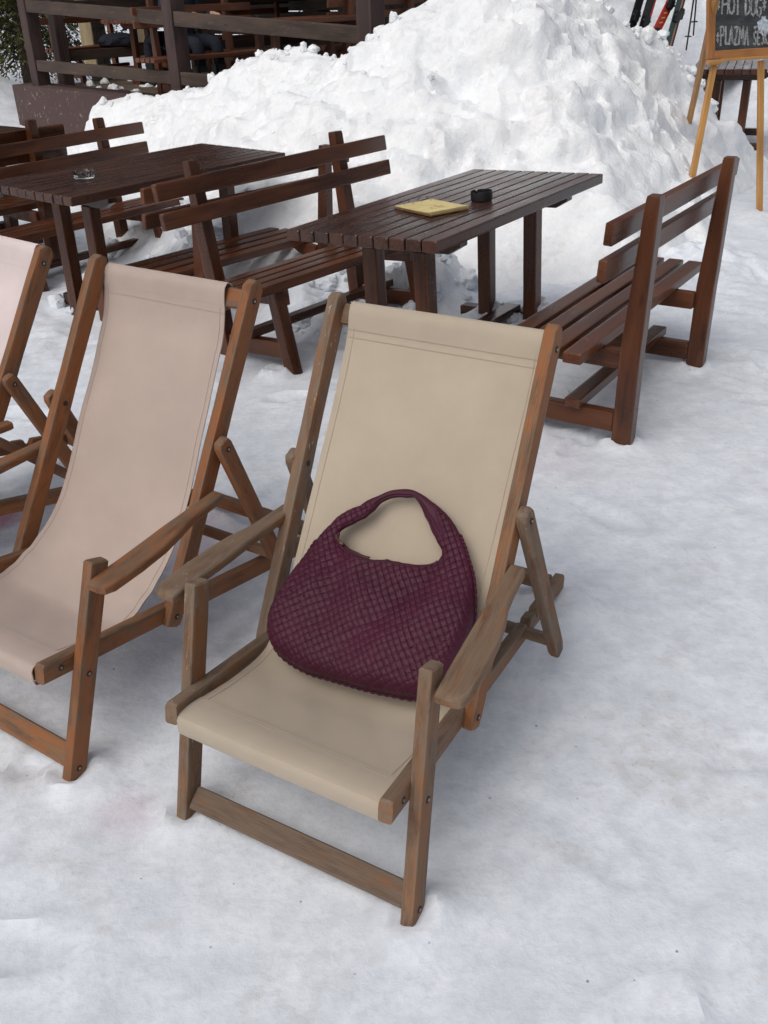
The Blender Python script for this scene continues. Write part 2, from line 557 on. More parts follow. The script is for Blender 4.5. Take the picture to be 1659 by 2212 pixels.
def board_mat():
    t = NT('smudged chalkboard')
    tc = t.n('TexCoord')
    n = t.noise(t.mapv(tc.outputs['Object'], (3, 3, 9)), 2, 6, .65, .5)
    col = t.mix(t.ramp(n, [(.4, (0, 0, 0)), (.75, (1, 1, 1))]), (.022, .025, .028), (.085, .09, .095))
    return t.set(Base_Color=col, Roughness=.8)
M['board'] = board_mat()

def chalk_mat():
    t = NT('chalk')
    tc = t.n('TexCoord')
    n = t.noise(tc.outputs['Object'], 90, 4, .7)
    col = t.mix(t.ramp(n, [(.38, (0, 0, 0)), (.6, (1, 1, 1))]), (.16, .17, .17), (.60, .61, .60))
    return t.set(Base_Color=col, Roughness=.95)
M['chalk'] = chalk_mat()
M['chalk_blue'] = plain('pale blue chalk', (.42, .47, .52), .95, 0, .35, 0, 0, 60)

# ---------------------------------------------------------------- snow ground
BUMPS = [  # x, y, height, radius : small heaps scraped up around feet and rails
    (0.10, 2.45, .045, .22), (.52, 2.32, .05, .18), (-.62, 2.95, .05, .2), (-.2, 2.70, .045, .2),
    (.085, 1.285, .022, .075), (.22, 5.45, .22, .20), (.40, 5.62, .20, .2), (.62, 5.05, .10, .17), (.90, 4.98, .11, .15), (.74, 4.75, .08, .14),
    (-.30, 5.05, .10, .17), (-.45, 5.35, .12, .2), (-.05, 5.1, .06, .2), (-.15, 5.65, .2, .28), (-1.3, 6.35, .13, .22), (-1.1, 6.6, .2, .25), (-1.45, 6.75, .18, .25), (-1.75, 5.95, .12, .16), (-1.55, 5.6, .05, .2),
    (-.52, 4.33, .035, .10), (1.55, 5.6, .10, .3), (2.1, 6.1, .12, .35), (2.9, 7.4, .04, .2)]

FEET = [(-.468, 1.567), (.029, 1.26), (-.763, 1.696), (.9597, 3.4359), (1.502, 4.27), (.56, 3.7), (1.1, 4.53), (-.5, 4.33), (.24, 5.15), (-.03, 5.0), (-1.45, 5.45), (-1.65, 5.6)]
_pr = np.random.RandomState(21)
PRINTS = [(_pr.uniform(-3, 4.2), _pr.uniform(2.9, 7.6), _pr.uniform(0, 6.28), _pr.uniform(.006, .016)) for _ in range(95)] + [(_pr.uniform(-1.6, 1.6), _pr.uniform(.6, 2.9), _pr.uniform(0, 6.28), _pr.uniform(.005, .010)) for _ in range(34)]

def ground_z(x, y, fine=True):
    x, y = np.asarray(x, float), np.asarray(y, float)
    z = .018 * fbm(x * .9, y * .9, 3) * sstep(2.0, 4.5, y)
    amp = .35 + .65 * sstep(3.5, 6, y)
    if fine:
        z = z + amp * (.018 * fbm(x * 3.1, y * 3.1, 3, .55) + .013 * fbm(x * 8, y * 11, 3, .62))
        z = z + .010 * amp * cells(x * 5.5 + .3 * perlin(x * 4, y * 4), y * 5.5) * sstep(-.1, .35, fbm(x * 1.7 + 9, y * 1.7, 2))
        # crusty boot scuffs
        z = z - .012 * amp * cells(x * 3.6 + 7.7, y * 2.9 + 3.1) * sstep(.0, .3, fbm(x * 1.3 - 4, y * 1.3, 2))
    for bx, by, h, r in BUMPS:
        d2 = ((x - bx) ** 2 + (y - by) ** 2) / r ** 2
        k = np.exp(-d2 * 1.4)
        z = z + h * k * (1 + (.55 * perlin(x * 11, y * 11) + .25 * perlin(x * 25, y * 25) if fine else 0))
    if fine:
        for fx, fy in FEET:
            d = np.hypot(x - fx, y - fy)
            z = z + .020 * np.exp(-((d - .055) / .026) ** 2) * (1 + .6 * perlin(x * 30, y * 30))
        for fx, fy, a, dp in PRINTS:
            m = (np.abs(x - fx) < .32) & (np.abs(y - fy) < .32)
            if not m.any(): continue
            dx, dy = x[m] - fx, y[m] - fy
            u, v = dx * math.cos(a) + dy * math.sin(a), -dx * math.sin(a) + dy * math.cos(a)
            q = np.sqrt((u / .135) ** 2 + (v / (.052 + .010 * np.clip(u / .13, -1, 1))) ** 2)
            tread = .25 * np.sin(u * 150)
            z[m] = z[m] - dp * (1 - sstep(.7, 1.15, q)) * (1 + tread) + dp * .55 * np.exp(-((q - 1.3) / .22) ** 2)
    # the slope behind the chalkboard and the bank on the far left
    bank = sstep(11.6, 13.6, y - .25 * perlin(x * .8, y * .8)) * (1.05 + .1 * (y - 12)) * sstep(1.6, 2.9, x)
    bank = bank + sstep(13.0, 17.5, y) * 1.3 * sstep(2.5, 3.5, x)
    z = z + bank * (1 + .16 * fbm(x * 2.2, y * 2.2, 4))
    left = np.exp(-(((x + 6.6) / 1.5) ** 2 + ((y - 14.9) / 1.3) ** 2)) * 1.15 * (1 + .12 * fbm(x * 2, y * 2, 3))
    z = z + left + .08 * sstep(9, 13, y)
    return z

def axis_samples(segs):
    out = []
    for a, b, st in segs:
        out += list(np.arange(a, b, st))
    out.append(segs[-1][1])
    return np.array(out)
xs = axis_samples([(-60, -12, 6), (-12, -7.5, .5), (-7.5, -3, .06), (-3, 2.6, .022), (2.6, 6.2, .05), (6.2, 12, .5), (12, 60, 6)])
ys = axis_samples([(-30, -2, 4), (-2, .3, .3), (.3, 6.3, .022), (6.3, 16.5, .06), (16.5, 22, .5), (22, 120, 7)])
X, Y = np.meshgrid(xs, ys, indexing='ij')
Z = ground_z(X, Y)
V = np.stack([X, Y, Z], -1).reshape(-1, 3)
tag(link_mesh('snow_ground', V, grid_faces(len(xs), len(ys)), M['snow']), kind='structure')

# ---------------------------------------------------------------- ploughed snow heap
RIDGE = np.array([(-2.92, 11.31, .42), (-2.75, 11.13, .68), (-2.45, 10.82, .74), (-1.97, 10.33, .78), (-1.58, 9.92, .89), (-1.25, 9.59, 1.08), (-.96, 9.29, 1.15), (-.78, 9.1, 1.20), (-.56, 8.88, 1.25), (-.37, 8.68, 1.2), (-.19, 8.5, 1.18), (.01, 8.0, 1.28), (.12, 7.9, 1.39), (.29, 7.9, 1.5), (.57, 8.0, 1.69), (.88, 8.1, 1.79), (1.24, 8.2, 1.75), (1.55, 8.3, 1.61), (1.79, 8.4, 1.46), (1.97, 8.5, 1.37), (2.15, 8.6, 1.29), (2.28, 8.7, 1.30), (2.41, 8.8, 1.24), (2.55, 8.9, 1.13), (2.69, 9.0, 1.03), (2.84, 9.1, .88), (3.06, 9.3, .61), (3.24, 9.5, .37), (3.45, 9.7, .15), (3.7, 9.9, 0.02)])
def ridge_at(x, y):
    best = np.full(x.shape, 1e9)
    zr, xr = np.zeros(x.shape), np.zeros(x.shape)
    front = np.zeros(x.shape, bool)
    for a, b in zip(RIDGE[:-1], RIDGE[1:]):
        d = b[:2] - a[:2]
        L2 = d @ d
        t = np.clip(((x - a[0]) * d[0] + (y - a[1]) * d[1]) / L2, 0, 1)
        px, py = a[0] + t * d[0], a[1] + t * d[1]
        dist = np.hypot(x - px, y - py)
        m = dist < best
        best[m] = dist[m]
        zr[m] = (a[2] + t * (b[2] - a[2]))[m]
        xr[m] = px[m]
        front[m] = (d[0] * (y - a[1]) - d[1] * (x - a[0]) < 0)[m]
    return best, zr, xr, front
px = np.arange(-4.6, 4.9, .028)
py = np.arange(5.0, 12.6, .03)
X, Y = np.meshgrid(px, py, indexing='ij')
wx = X + .10 * fbm(X * 1.6, Y * 1.6, 3)
wy = Y + .10 * fbm(X * 1.6 + 31, Y * 1.6, 3)
D, ZR, XR, FR = ridge_at(X, Y)
D2, _, _, _ = ridge_at(wx, wy)
DW = D * .45 + D2 * .55
Wf = np.interp(XR, [-3, -2.6, -1, 0, 1, 1.7, 2.1, 2.4, 2.8, 3.7], [.5, 1.4, 2.05, 2.35, 2.6, 1.9, 1.15, .88, .82, .5])
Wb = np.interp(XR, [-3, -.4, .2, 1, 3.7], [.35, .45, 1.3, 1.6, 1.0])
q = np.clip(DW / np.where(FR, Wf, Wb), 0, 1.3)
q = np.where(FR, q ** (1.18 + .25 * perlin(X * .8 + 4, Y * .8)), q)
prof = np.where(q < 1, np.clip(1 - q, 0, 1) ** np.where(FR, 1.0, 1.2), -.25 * (q - 1))
H = ZR * prof
env = np.clip(prof * 2.2, 0, 1)
far = .30 + .70 * sstep(0, .35, D)                # keep the crest line itself calm
S = Y + 1.25 * H + .12 * perlin(X * 1.3, Y * 1.3)
XX = X + .15 * perlin(X * 1.1 + 8, S * 1.1)
lum = .15 * fbm(XX * 1.05, S * 1.05, 3, .5) + .10 * fbm(XX * 2.3 + 5, S * 2.3, 3, .5)
lum = lum + .085 * cells(XX * 1.5 + .45 * perlin(X * 2, S * 2), S * 1.6) * sstep(-.3, .3, fbm(X * .8 + 2, S * .8, 2))
lum = lum + .055 * cells(XX * 3.7 + .3 * perlin(X * 5, S * 5), S * 3.9) * sstep(-.2, .3, fbm(X * .9, S * .9, 2))
lum = lum + .036 * cells(XX * 8.5, S * 8.5 + .4 * perlin(X * 7, S * 7)) * sstep(-.1, .3, fbm(X * 1.3 + 3, S * 1.3, 2))
lum = lum + .042 * fbm(X * 5.5, S * 5.5, 4, .75) - .10
lum = lum * env * far
gx, gy = np.gradient(H, .028, .03)
from_n = np.sqrt(gx ** 2 + gy ** 2 + 1)
NXh, NYh, NZh = -gx / from_n, -gy / from_n, 1 / from_n
k0 = .85 * np.clip(D / .3, 0, 1)
PX, PY = X + NXh * lum * k0, Y + NYh * lum * k0
H = H + lum * (NZh * k0 + (1 - k0)) - .05 * (1 - env) - .03
keep = (H > ground_z(X, Y, False) - .12) | (prof > 0)
V = np.stack([PX, PY, H], -1).reshape(-1, 3)
F = grid_faces(len(px), len(py))
kk = keep.reshape(-1)
F = F[kk[F].all(1)]
used = np.unique(F)
remap = np.full(len(V), -1)
remap[used] = np.arange(len(used))
PV, PF = V[used], remap[F]

# loose clods: along the crest, and rolled down the face
def icosphere(sub=2):
    import bmesh
    bm = bmesh.new()
    bmesh.ops.create_icosphere(bm, subdivisions=sub, radius=1)
    v = np.array([p.co[:] for p in bm.verts])
    f = [tuple(w.index for w in p.verts) for p in bm.faces]
    bm.free()
    return v, f
ICO = icosphere(3)
def clod(mb, c, r):
    v, f = ICO
    o = RNG.rand(2) * 90
    k = 1 + .55 * perlin(v[:, 0] * 1.3 + o[0], v[:, 1] * 1.3 + v[:, 2] * 1.7 + o[1]) + .22 * perlin(v[:, 0] * 3 + o[1], v[:, 2] * 3 + v[:, 1] * 2.3 + o[0])
    s = r * (.7 + .6 * RNG.rand(3))
    mb.add(v * k[:, None] * s + np.asarray(c), f)
hm = {}
def heap_z(x, y):
    i = int(round((x - px[0]) / .028)); j = int(round((y - py[0]) / .03))
    if 0 <= i < len(px) and 0 <= j < len(py): return H[i, j]
    return -9
def top_z(x, y):
    return max(heap_z(x, y), float(ground_z(np.array([x]), np.array([y]))[0]))
mb = MB()
mb.add(PV, PF)
for i in range(210):                                # crest crumbs
    t = RNG.rand() * (len(RIDGE) - 1)
    a = int(t)
    p = RIDGE[a] + (RIDGE[a + 1] - RIDGE[a]) * (t - a)
    if .2 < p[0] < 1.9: continue
    x, y = p[0] + RNG.randn() * .10, p[1] + RNG.randn() * .08
    r = .014 + .036 * RNG.rand() ** 2.4
    clod(mb, (x, y, heap_z(x, y) + r * .2), r)
for i in range(30):
    x, y = RNG.uniform(-2.6, 3.2), RNG.uniform(5.6, 10)
    if heap_z(x, y) < .08 or (abs(x - 2.6) < .3 and abs(y - 8.4) < .4): continue
    r = .008 + .022 * RNG.rand() ** 3.5
    clod(mb, (x, y, heap_z(x, y) - r * .25), r)
tag(mb.build('snow_heap', M['pile']), kind='structure')

# crumbs of snow lying about on the trodden area
mb = MB()
for cx, cy, n, rad, r0 in [(.66, 4.98, 16, .14, .03), (.90, 4.88, 14, .12, .03), (.75, 4.72, 10, .1, .025), (-.28, 5.02, 16, .16, .035), (.22, 5.42, 18, .2, .045), (-.12, 5.5, 18, .25, .045), (.4, 5.6, 14, .2, .04), (-1.6, 5.8, 14, .2, .04), (-1.3, 6.4, 18, .25, .05), (-.45, 4.75, 5, .12, .015)]:
    for k in range(n):
        x, y = cx + RNG.randn() * rad, cy + RNG.randn() * rad
        r = r0 * (.4 + RNG.rand() ** 2 * 1.1)
        clod(mb, (x, y, top_z(x, y) + r * .25), r)
tag(mb.build('snow_crumbs', M['snow']), 'loose crumbs of snow scattered about the trodden snow', 'snow', kind='stuff')

# ---------------------------------------------------------------- deck chairs
def catmull(P, n):
    P = np.asarray(P, float)
    Q = np.vstack([2 * P[0] - P[1], P, 2 * P[-1] - P[-2]])
    seg = np.linalg.norm(np.diff(P, axis=0), axis=1)
    cum = np.concatenate([[0], np.cumsum(seg)])
    out = []
    for s in np.linspace(0, cum[-1], n):
        i = min(max(np.searchsorted(cum, s, 'right') - 1, 0), len(P) - 2)
        t = (s - cum[i]) / seg[i]
        p0, p1, p2, p3 = Q[i], Q[i + 1], Q[i + 2], Q[i + 3]
        out.append(.5 * ((2 * p1) + (-p0 + p2) * t + (2 * p0 - 5 * p1 + 4 * p2 - p3) * t * t + (-p0 + 3 * p1 - 3 * p2 + p3) * t ** 3))
    return np.array(out)

def canvas_grid(prof, fl, fr, n=150, m=26, sag=.010):
    c = catmull(prof, n)
    T = np.gradient(c, axis=0)
    T /= np.linalg.norm(T, axis=1)[:, None]
    N = np.stack([T[:, 1], -T[:, 0]], -1)            # towards the sitter
    arc = np.concatenate([[0], np.cumsum(np.linalg.norm(np.diff(c, axis=0), axis=1))])
    s = np.linspace(0, 1, m)
    L = arc[-1]
    out = np.zeros((n, m, 3)); nor = np.zeros((n, m, 3)); g = np.zeros((n, m, 3))
    for i in range(n):
        e = np.clip(min(arc[i] - .10, L - .10 - arc[i]) / .25, 0, 1)
        dip = -sag * e * (1 - (2 * s - 1) ** 2) + .0018 * np.sin(s * 9 + arc[i] * 14) * e
        # a little edge curl and the small drag creases at the corners
        a, b = fl(c[i, 0]), fr(c[i, 0])
        v_ = c[i, 0]
        if c[i, 1] < .5:
            pull = np.exp(-(s / .13) ** 2) + np.exp(-((1 - s) / .13) ** 2)
            dip = dip + .0022 * np.sin((v_ - .33) * 95 + s * 6) * np.exp(-((v_ - .36) / .055) ** 2) * pull
            dip = dip - .010 * np.exp(-((v_ - .29) / .09) ** 2) * np.exp(-((s - .5) / .3) ** 2)
            dip = dip + .0012 * np.sin(s * 23 + v_ * 31) * np.exp(-((v_ - .2) / .1) ** 2)
        out[i, :, 0] = a + (b - a) * s
        out[i, :, 1] = c[i, 0] + N[i, 0] * dip
        out[i, :, 2] = c[i, 1] + N[i, 1] * dip
        nor[i, :, 1], nor[i, :, 2] = N[i]
        g[i, :, 0] = s * (b - a)
        g[i, :, 1] = arc[i]
    return out, nor, g, arc

def sheet(mb, P, N, G, th):
    n, m = P.shape[:2]
    A = (P + N * th / 2).reshape(-1, 3)
    B = (P - N * th / 2).reshape(-1, 3)
    F = [tuple(f) for f in grid_faces(n, m)]
    k = n * m
    F2 = [tuple(i + k for i in f[::-1]) for f in F]
    rim = []
    for i in range(n - 1):
        rim.append((i * m, (i + 1) * m, (i + 1) * m + k, i * m + k)[::-1])
        rim.append((i * m + m - 1, i * m + m - 1 + k, (i + 1) * m + m - 1 + k, (i + 1) * m + m - 1)[::-1])
    for j in range(m - 1):
        rim.append((j, j + k, j + 1 + k, j + 1)[::-1])
        e = (n - 1) * m
        rim.append((e + j, e + j + 1, e + j + 1 + k, e + j + k)[::-1])
    mb.add(np.concatenate([A, B]), F + F2 + rim, np.concatenate([G.reshape(-1, 3)] * 2))

def deck_chair(loc, yaw, P, prof, fl, fr, bar_top, bar_front, mats, label, seam=.078, tbar=(-1, 1)):
    th = empty('deck_chair', (loc[0], loc[1], 0), yaw, label, 'deck chair', 'folding deck chairs in the snow')
    P = {k: np.array(v, float) for k, v in P.items()}
    wl, wr, wf, wx = mats['left'], mats['right'], mats['front'], mats['other']
    wpost = mats.get('right_post', wr)
    for sg, s in (('-', -1), ('+', 1)):
        w = wl if s < 0 else wr
        A, B, C_, D, E_, F_, g, H_, I_, J_ = (P[k + sg] for k in 'ABCDEFgHIJ')
        d = unit(B - A)
        up = unit(np.cross((1, 0, 0), d))
        MB().bar(A - d * .012, B + d * .018, .029, .050, up, .0038, n=6, wob=.02).build('front_leg', w, th)
        # seat rail with notches for the strut bar near its tail
        d = unit(D - C_)
        up = unit(np.cross(d, np.cross((0, 0, 1), d)))
        L = np.linalg.norm(D - C_)
        side = np.cross(d, up)
        st = [(0, .043), (.005, .048)]
        for a in (.86, .94, 1.04):
            if a + .05 < L: st += [(a, .048), (a + .010, .030), (a + .030, .027), (a + .040, .048)]
        st += [(L - .006, .048), (L, .042)]
        MB().loft([(C_ + d * a - up * (.048 - h) / 2, .029, h) for a, h in st], side, up, .005).build('side_rail', w if s > 0 else wx, th)
        d = unit(F_ - E_)
        up = unit(np.cross((1, 0, 0), d))
        st = [(E_ - d * .030, .020, .034), (E_ - d * .022, .028, .046)]
        L = np.linalg.norm(F_ - E_)
        for k in range(8):
            st.append((E_ + d * L * k / 8, .030, .050 + .002 * math.sin(k * 2.1)))
        st += [(F_ - d * .016, .030, .050), (F_ - d * .001, .0295, .027), (F_ + d * .002, .026, .023)]
        MB().loft(st, (1, 0, 0), up, .0042).build('back_post', wpost if s > 0 else w, th)
        d = unit(H_ - g)
        up = unit(np.cross((1, 0, 0), d))
        MB().loft([(g - d * .030, .018, .022), (g - d * .026, .026, .034), (g - d * .010, .028, .046), (g + (H_ - g) * .5, .028, .045), (H_ + d * .010, .028, .045), (H_ + d * .032, .026, .036), (H_ + d * .036, .020, .026)], (1, 0, 0), up, .006).build('strut', wx, th)
        # armrest: wide at the hand, narrow at the post
        d = unit(J_ - I_)
        up = unit(np.cross((1, 0, 0), d))
        if up[2] < 0: up = -up
        L = np.linalg.norm(J_ - I_) + .03
        I0 = I_ - d * .02
        arm = [(0, .040, .014, .004), (.006, .054, .021, .003), (.03, .064, .025, .003), (.12, .067, .025, .003), (.20, .065, .025, .002), (.26, .056, .025, 0), (.31, .044, .025, 0), (.36, .040, .025, 0), (L - .012, .038, .024, 0), (L - .003, .036, .022, 0), (L, .030, .016, 0)]
        MB().loft([(I0 + d * a + np.array((s * (wd - .044) * .42, 0, -dz)), wd, h) for a, wd, h, dz in arm], (1, 0, 0), up, .0065, 3).build('armrest', w, th)
        # bolts, each on a dark disc painted for the shade of its recess
        for c, outp in ((A + (B - A) * .52, .0146), (E_, .0155), (g, .0145), (A + (B - A) * .06, .0146), (C_ + unit(D - C_) * .05, .0146), (F_ - unit(F_ - E_) * .05, .0155)):
            for q in ((s,) if c is not E_ else (s,)):
                b = MB()
                b.cyl(c + np.array((q * (outp - .002), 0, 0)), c + np.array((q * (outp + .0012), 0, 0)), .0075, n=12)
                o = b.build('bolt', M['bolt_shade'], th)
                b = MB()
                b.cyl(c + np.array((q * outp, 0, 0)), c + np.array((q * (outp + .0022), 0, 0)), .0035, n=10)
                b.build('bolt_head', M['steel'], o)
        c = E_ + (F_ - E_) * (np.linalg.norm(g[1:] - E_[1:]) / np.linalg.norm(F_[1:] - E_[1:])) + np.array((-s * .0142, 0, 0))
        MB().cyl(c, c + np.array((-s * .0022, 0, 0)), .0075, n=12).build('bolt', M['bolt_shade'], th)  # dark disc painted for the shaded inner bolt hole
    # cross bars
    dF = unit(P['F-'] - P['E-'])
    upF = np.array((0, dF[1], dF[2]))
    def xbar(name, y, z, xl, xr, w, h, up, mat, dyl=0, dzl=0, dyr=0, dzr=0):
        return MB().bar((xl, y + dyl, z + dzl), (xr, y + dyr, z + dzr), w, h, up, .005, n=5, wob=.03).build(name, mat, th)
    bt = bar_top
    dy = dz = 0.0
    xbar('top_bar', bt[0], bt[1], P['F-'][0] + .014, P['F+'][0] - .014, .026, .050, upF, wx, -dy, -dz, dy, dz)
    bf = bar_front
    dy = dz = 0.0
    xbar('front_bar', bf[0], bf[1], P['C-'][0] + .014, P['C+'][0] - .014, .030, .044, (0, -.2, 1), wx, -dy, -dz, dy, dz)
    dl = unit(P['H-'] - P['g-']); 
    h0, h1 = P['H-'] - unit(P['H-'] - P['g-']) * .0, P['H+'] - unit(P['H+'] - P['g+']) * .0
    MB().bar(h0 + np.array((.014, 0, .010)), h1 + np.array((-.014, 0, .010)), .040, .026, (0, .45, 1), .004, n=4, wob=.03).build('strut_bar', wx, th)
    d0 = unit(P['D-'] - P['C-'])
    MB().bar(P['D-'] - d0 * .045 + np.array((.015, 0, .004)), P['D+'] - unit(P['D+'] - P['C+']) * .045 + np.array((-.015, 0, .004)), .030, .044, (0, 0, 1), .004, n=4, wob=.03).build('rear_bar', wx, th)
    a0, a1 = P['A-'] + (P['B-'] - P['A-']) * .085, P['A+'] + (P['B+'] - P['A+']) * .085
    MB().bar(a0 + np.array((.014, .004, 0)), a1 + np.array((-.014, .004, 0)), .052, .022, (0, -.62, .78), .004, n=8, wob=.02).build('footboard', wf, th)
    # canvas
    G_, N_, gg, arc = canvas_grid(prof, fl, fr)
    n = len(arc)
    b = MB()
    th_ = np.where((arc < .145) | (arc > arc[-1] - .14), 1.0, 0.0)[:, None, None]
    sheet(b, G_ + N_ * .0012 * th_, N_, gg, .0026)
    cv = b.build('canvas', mats['canvas'], th)
    # seams
    b = MB()
    i0 = int(np.searchsorted(arc, .058 + seam))
    i1 = int(np.searchsorted(arc, arc[-1] - .135))
    for i in (i0, i0 + 2, i1, i1 + 1):
        if i >= n: continue
        b.tube(G_[i] + N_[i] * .0022, .0007, 5)
    cs = np.linspace(0, 1, G_.shape[1])
    for sx in (.035, .965):
        line = np.array([[np.interp(sx, cs, G_[i, :, k]) for k in range(3)] for i in range(12, n - 8)])
        b.tube(line + N_[12:n - 8, 0] * .0020, .0006, 5)
    b.build('stitching', mats.get('thread', M['thread']), cv)
    return th

CH_R = {'A-': (-.292, 0, -.005), 'A+': (.292, 0, .004), 'B-': (-.305, .144, .52), 'B+': (.266, .132, .521), 'C-': (-.267, -.021, .317), 'C+': (.259, -.031, .314), 'D-': (-.393, 1.186, .07), 'D+': (.124, 1.194, .07), 'E-': (-.325, .372, .239), 'E+': (.241, .365, .233), 'F-': (-.366, .832, .969), 'F+': (.2, .831, .967), 'g-': (-.372, .607, .61), 'g+': (.25, .594, .612), 'H-': (-.405, .81, .14), 'H+': (.262, .806, .14), 'I-': (-.357, .12, .511), 'I+': (.311, .116, .502), 'J-': (-.363, .551, .5), 'J+': (.263, .533, .514)}
CH_L = {'A-': (-.285, 0, .008), 'A+': (.285, 0, -.008), 'B-': (-.274, .152, .524), 'B+': (.304, .167, .504), 'C-': (-.246, -.018, .321), 'C+': (.27, -.011, .307), 'D-': (-.34, 1.164, .07), 'D+': (.202, 1.155, .07), 'E-': (-.3, .377, .24), 'E+': (.268, .396, .221), 'F-': (-.28, .819, .99), 'F+': (.27, .833, .985), 'g-': (-.319, .6, .627), 'g+': (.308, .615, .617), 'H-': (-.344, .792, .195), 'H+': (.285, .8, .184), 'I-': (-.312, .133, .506), 'I+': (.338, .145, .484), 'J-': (-.33, .556, .508), 'J+': (.311, .567, .499)}
CH_M = {'A-': (-.288, 0, .005), 'A+': (.288, 0, -.005), 'B-': (-.276, .157, .52), 'B+': (.294, .157, .51), 'C-': (-.253, -.016, .319), 'C+': (.264, -.016, .31), 'D-': (-.284, 1.145, .07), 'D+': (.254, 1.133, .07), 'E-': (-.286, .377, .237), 'E+': (.283, .377, .226), 'F-': (-.257, .831, .982), 'F+': (.293, .829, .969), 'g-': (-.302, .607, .618), 'g+': (.325, .608, .608), 'H-': (-.315, .795, .184), 'H+': (.323, .795, .173), 'I-': (-.314, .138, .502), 'I+': (.332, .138, .49), 'J-': (-.314, .562, .499), 'J+': (.333, .562, .488)}
PROF_R = [(.840, .885), (.846, .915), (.840, .943), (.826, .954), (.811, .938), (.796, .885), (.765, .83), (.734, .782), (.668, .685), (.603, .59), (.534, .495), (.472, .412), (.418, .34), (.365, .285), (.31, .256), (.25, .255), (.17, .272), (.09, .293), (.03, .310), (.0, .3135), (-.013, .3125), (-.0185, .308), (-.0198, .299), (-.0195, .277), (-.017, .269), (-.008, .265)]
PROF_L = [(.850, .90), (.855, .93), (.849, .956), (.834, .967), (.818, .953), (.808, .90), (.789, .835), (.755, .775), (.70, .678), (.641, .586), (.58, .48), (.525, .40), (.478, .348), (.42, .305), (.36, .275), (.30, .256), (.24, .252), (.11, .290), (.04, .313), (.002, .3185), (-.011, .3175), (-.0165, .313), (-.0178, .304), (-.0175, .282), (-.015, .274), (-.006, .270)]
R_LOC, R_YAW = (-.2192, 1.4137), -.5534
deck_chair(R_LOC, R_YAW, CH_R, PROF_R, lambda v: -.252 - .07 * (v + .03) / .83, lambda v: .238 - .05 * (v + .03) / .83, (.827, .921), (.004, .285),
           dict(left=M['teak_grey'], right_post=M['teak_orange'], right=M['teak_pale'], front=M['teak_dark'], other=M['teak_grey'], canvas=M['canvas_r']),
           'weathered deck chair with beige canvas holding the burgundy woven bag')
deck_chair((-.9993, 1.856), -.5948, CH_L, PROF_L, lambda v: -.232 - .038 * (v + .03) / .83, lambda v: .256 - .075 * (v + .03) / .83, (.8355, .930), (.007, .290),
           dict(left=M['teak_mid'], right=M['teak_mid'], front=M['teak_orange'], other=M['teak_mid'], canvas=M['canvas_l'], thread=M['thread_l']),
           'empty deck chair with sagging pinkish beige canvas, beside the chair holding the bag')
deck_chair((-1.7545, 2.4729), -.7034, CH_M, PROF_L, lambda v: -.232 - .0 * v, lambda v: .245, (.8355, .930), (.007, .290),
           dict(left=M['teak_mid'], right=M['teak_mid'], front=M['teak_mid'], other=M['teak_mid'], canvas=M['canvas_m'], thread=M['canvas_m']),
           'pale pink canvas deck chair cut off by the left edge of the photo')

# ---------------------------------------------------------------- woven handbag
OUT = np.array([(-.0612, .4653), (-.035, .4711), (-.0049, .466), (.0229, .4555), (.0552, .4427), (.0847, .4258), (.1098, .4044), (.1346, .3779), (.1562, .3493), (.1781, .3194), (.1937, .2884), (.2072, .2536), (.2179, .2219), (.2232, .189), (.2225, .1511), (.2153, .1113), (.2005, .0726), (.1818, .0444), (.1568, .0276), (.1276, .0207), (.0914, .0163), (.0398, .0097), (-.0142, .0061), (-.0695, .0024), (-.1137, -.0011), (-.1533, .0026), (-.1913, .0108), (-.2177, .0211), (-.2396, .0405), (-.2535, .0665), (-.2597, .095), (-.2596, .1293), (-.2549, .1537), (-.2513, .1855), (-.2452, .2219), (-.2337, .2561), (-.226, .2892), (-.2154, .3154), (-.2008, .3425), (-.1919, .3624), (-.1712, .3851), (-.1447, .4033), (-.1274, .4231), (-.1049, .4402), (-.0861, .4555)])
INN = np.array([(-.0599, .4463), (-.0386, .4491), (-.0209, .4556), (-.0017, .442), (.0198, .417), (.0488, .387), (.0725, .3653), (.0919, .3495), (.0904, .3279), (.0769, .3126), (.0566, .3049), (.0272, .2998), (.0004, .2974), (-.0272, .2962), (-.0485, .2886), (-.0798, .2851), (-.1142, .2879), (-.136, .2898), (-.1517, .2971), (-.1653, .3051), (-.1744, .3259), (-.1703, .3366), (-.1465, .3562), (-.1217, .3779), (-.106, .4011), (-.0979, .4225), (-.0791, .4378)])
BC = np.array((-.043, .345))
def polar(poly, th):
    d = poly - BC
    a = np.arctan2(d[:, 1], d[:, 0])
    k = np.argsort(a)
    a, r = a[k], np.hypot(d[:, 0], d[:, 1])[k]
    a3 = np.concatenate([a - 2 * math.pi, a, a + 2 * math.pi])
    r3 = np.concatenate([r, r, r])
    v = np.interp(th, a3, r3)
    return v
def polar_smooth(poly, th, w):
    acc = 0
    for o, k in ((-w, .2), (-w / 2, .2), (0, .2), (w / 2, .2), (w, .2)):
        acc = acc + k * polar(poly, th + o)
    return acc

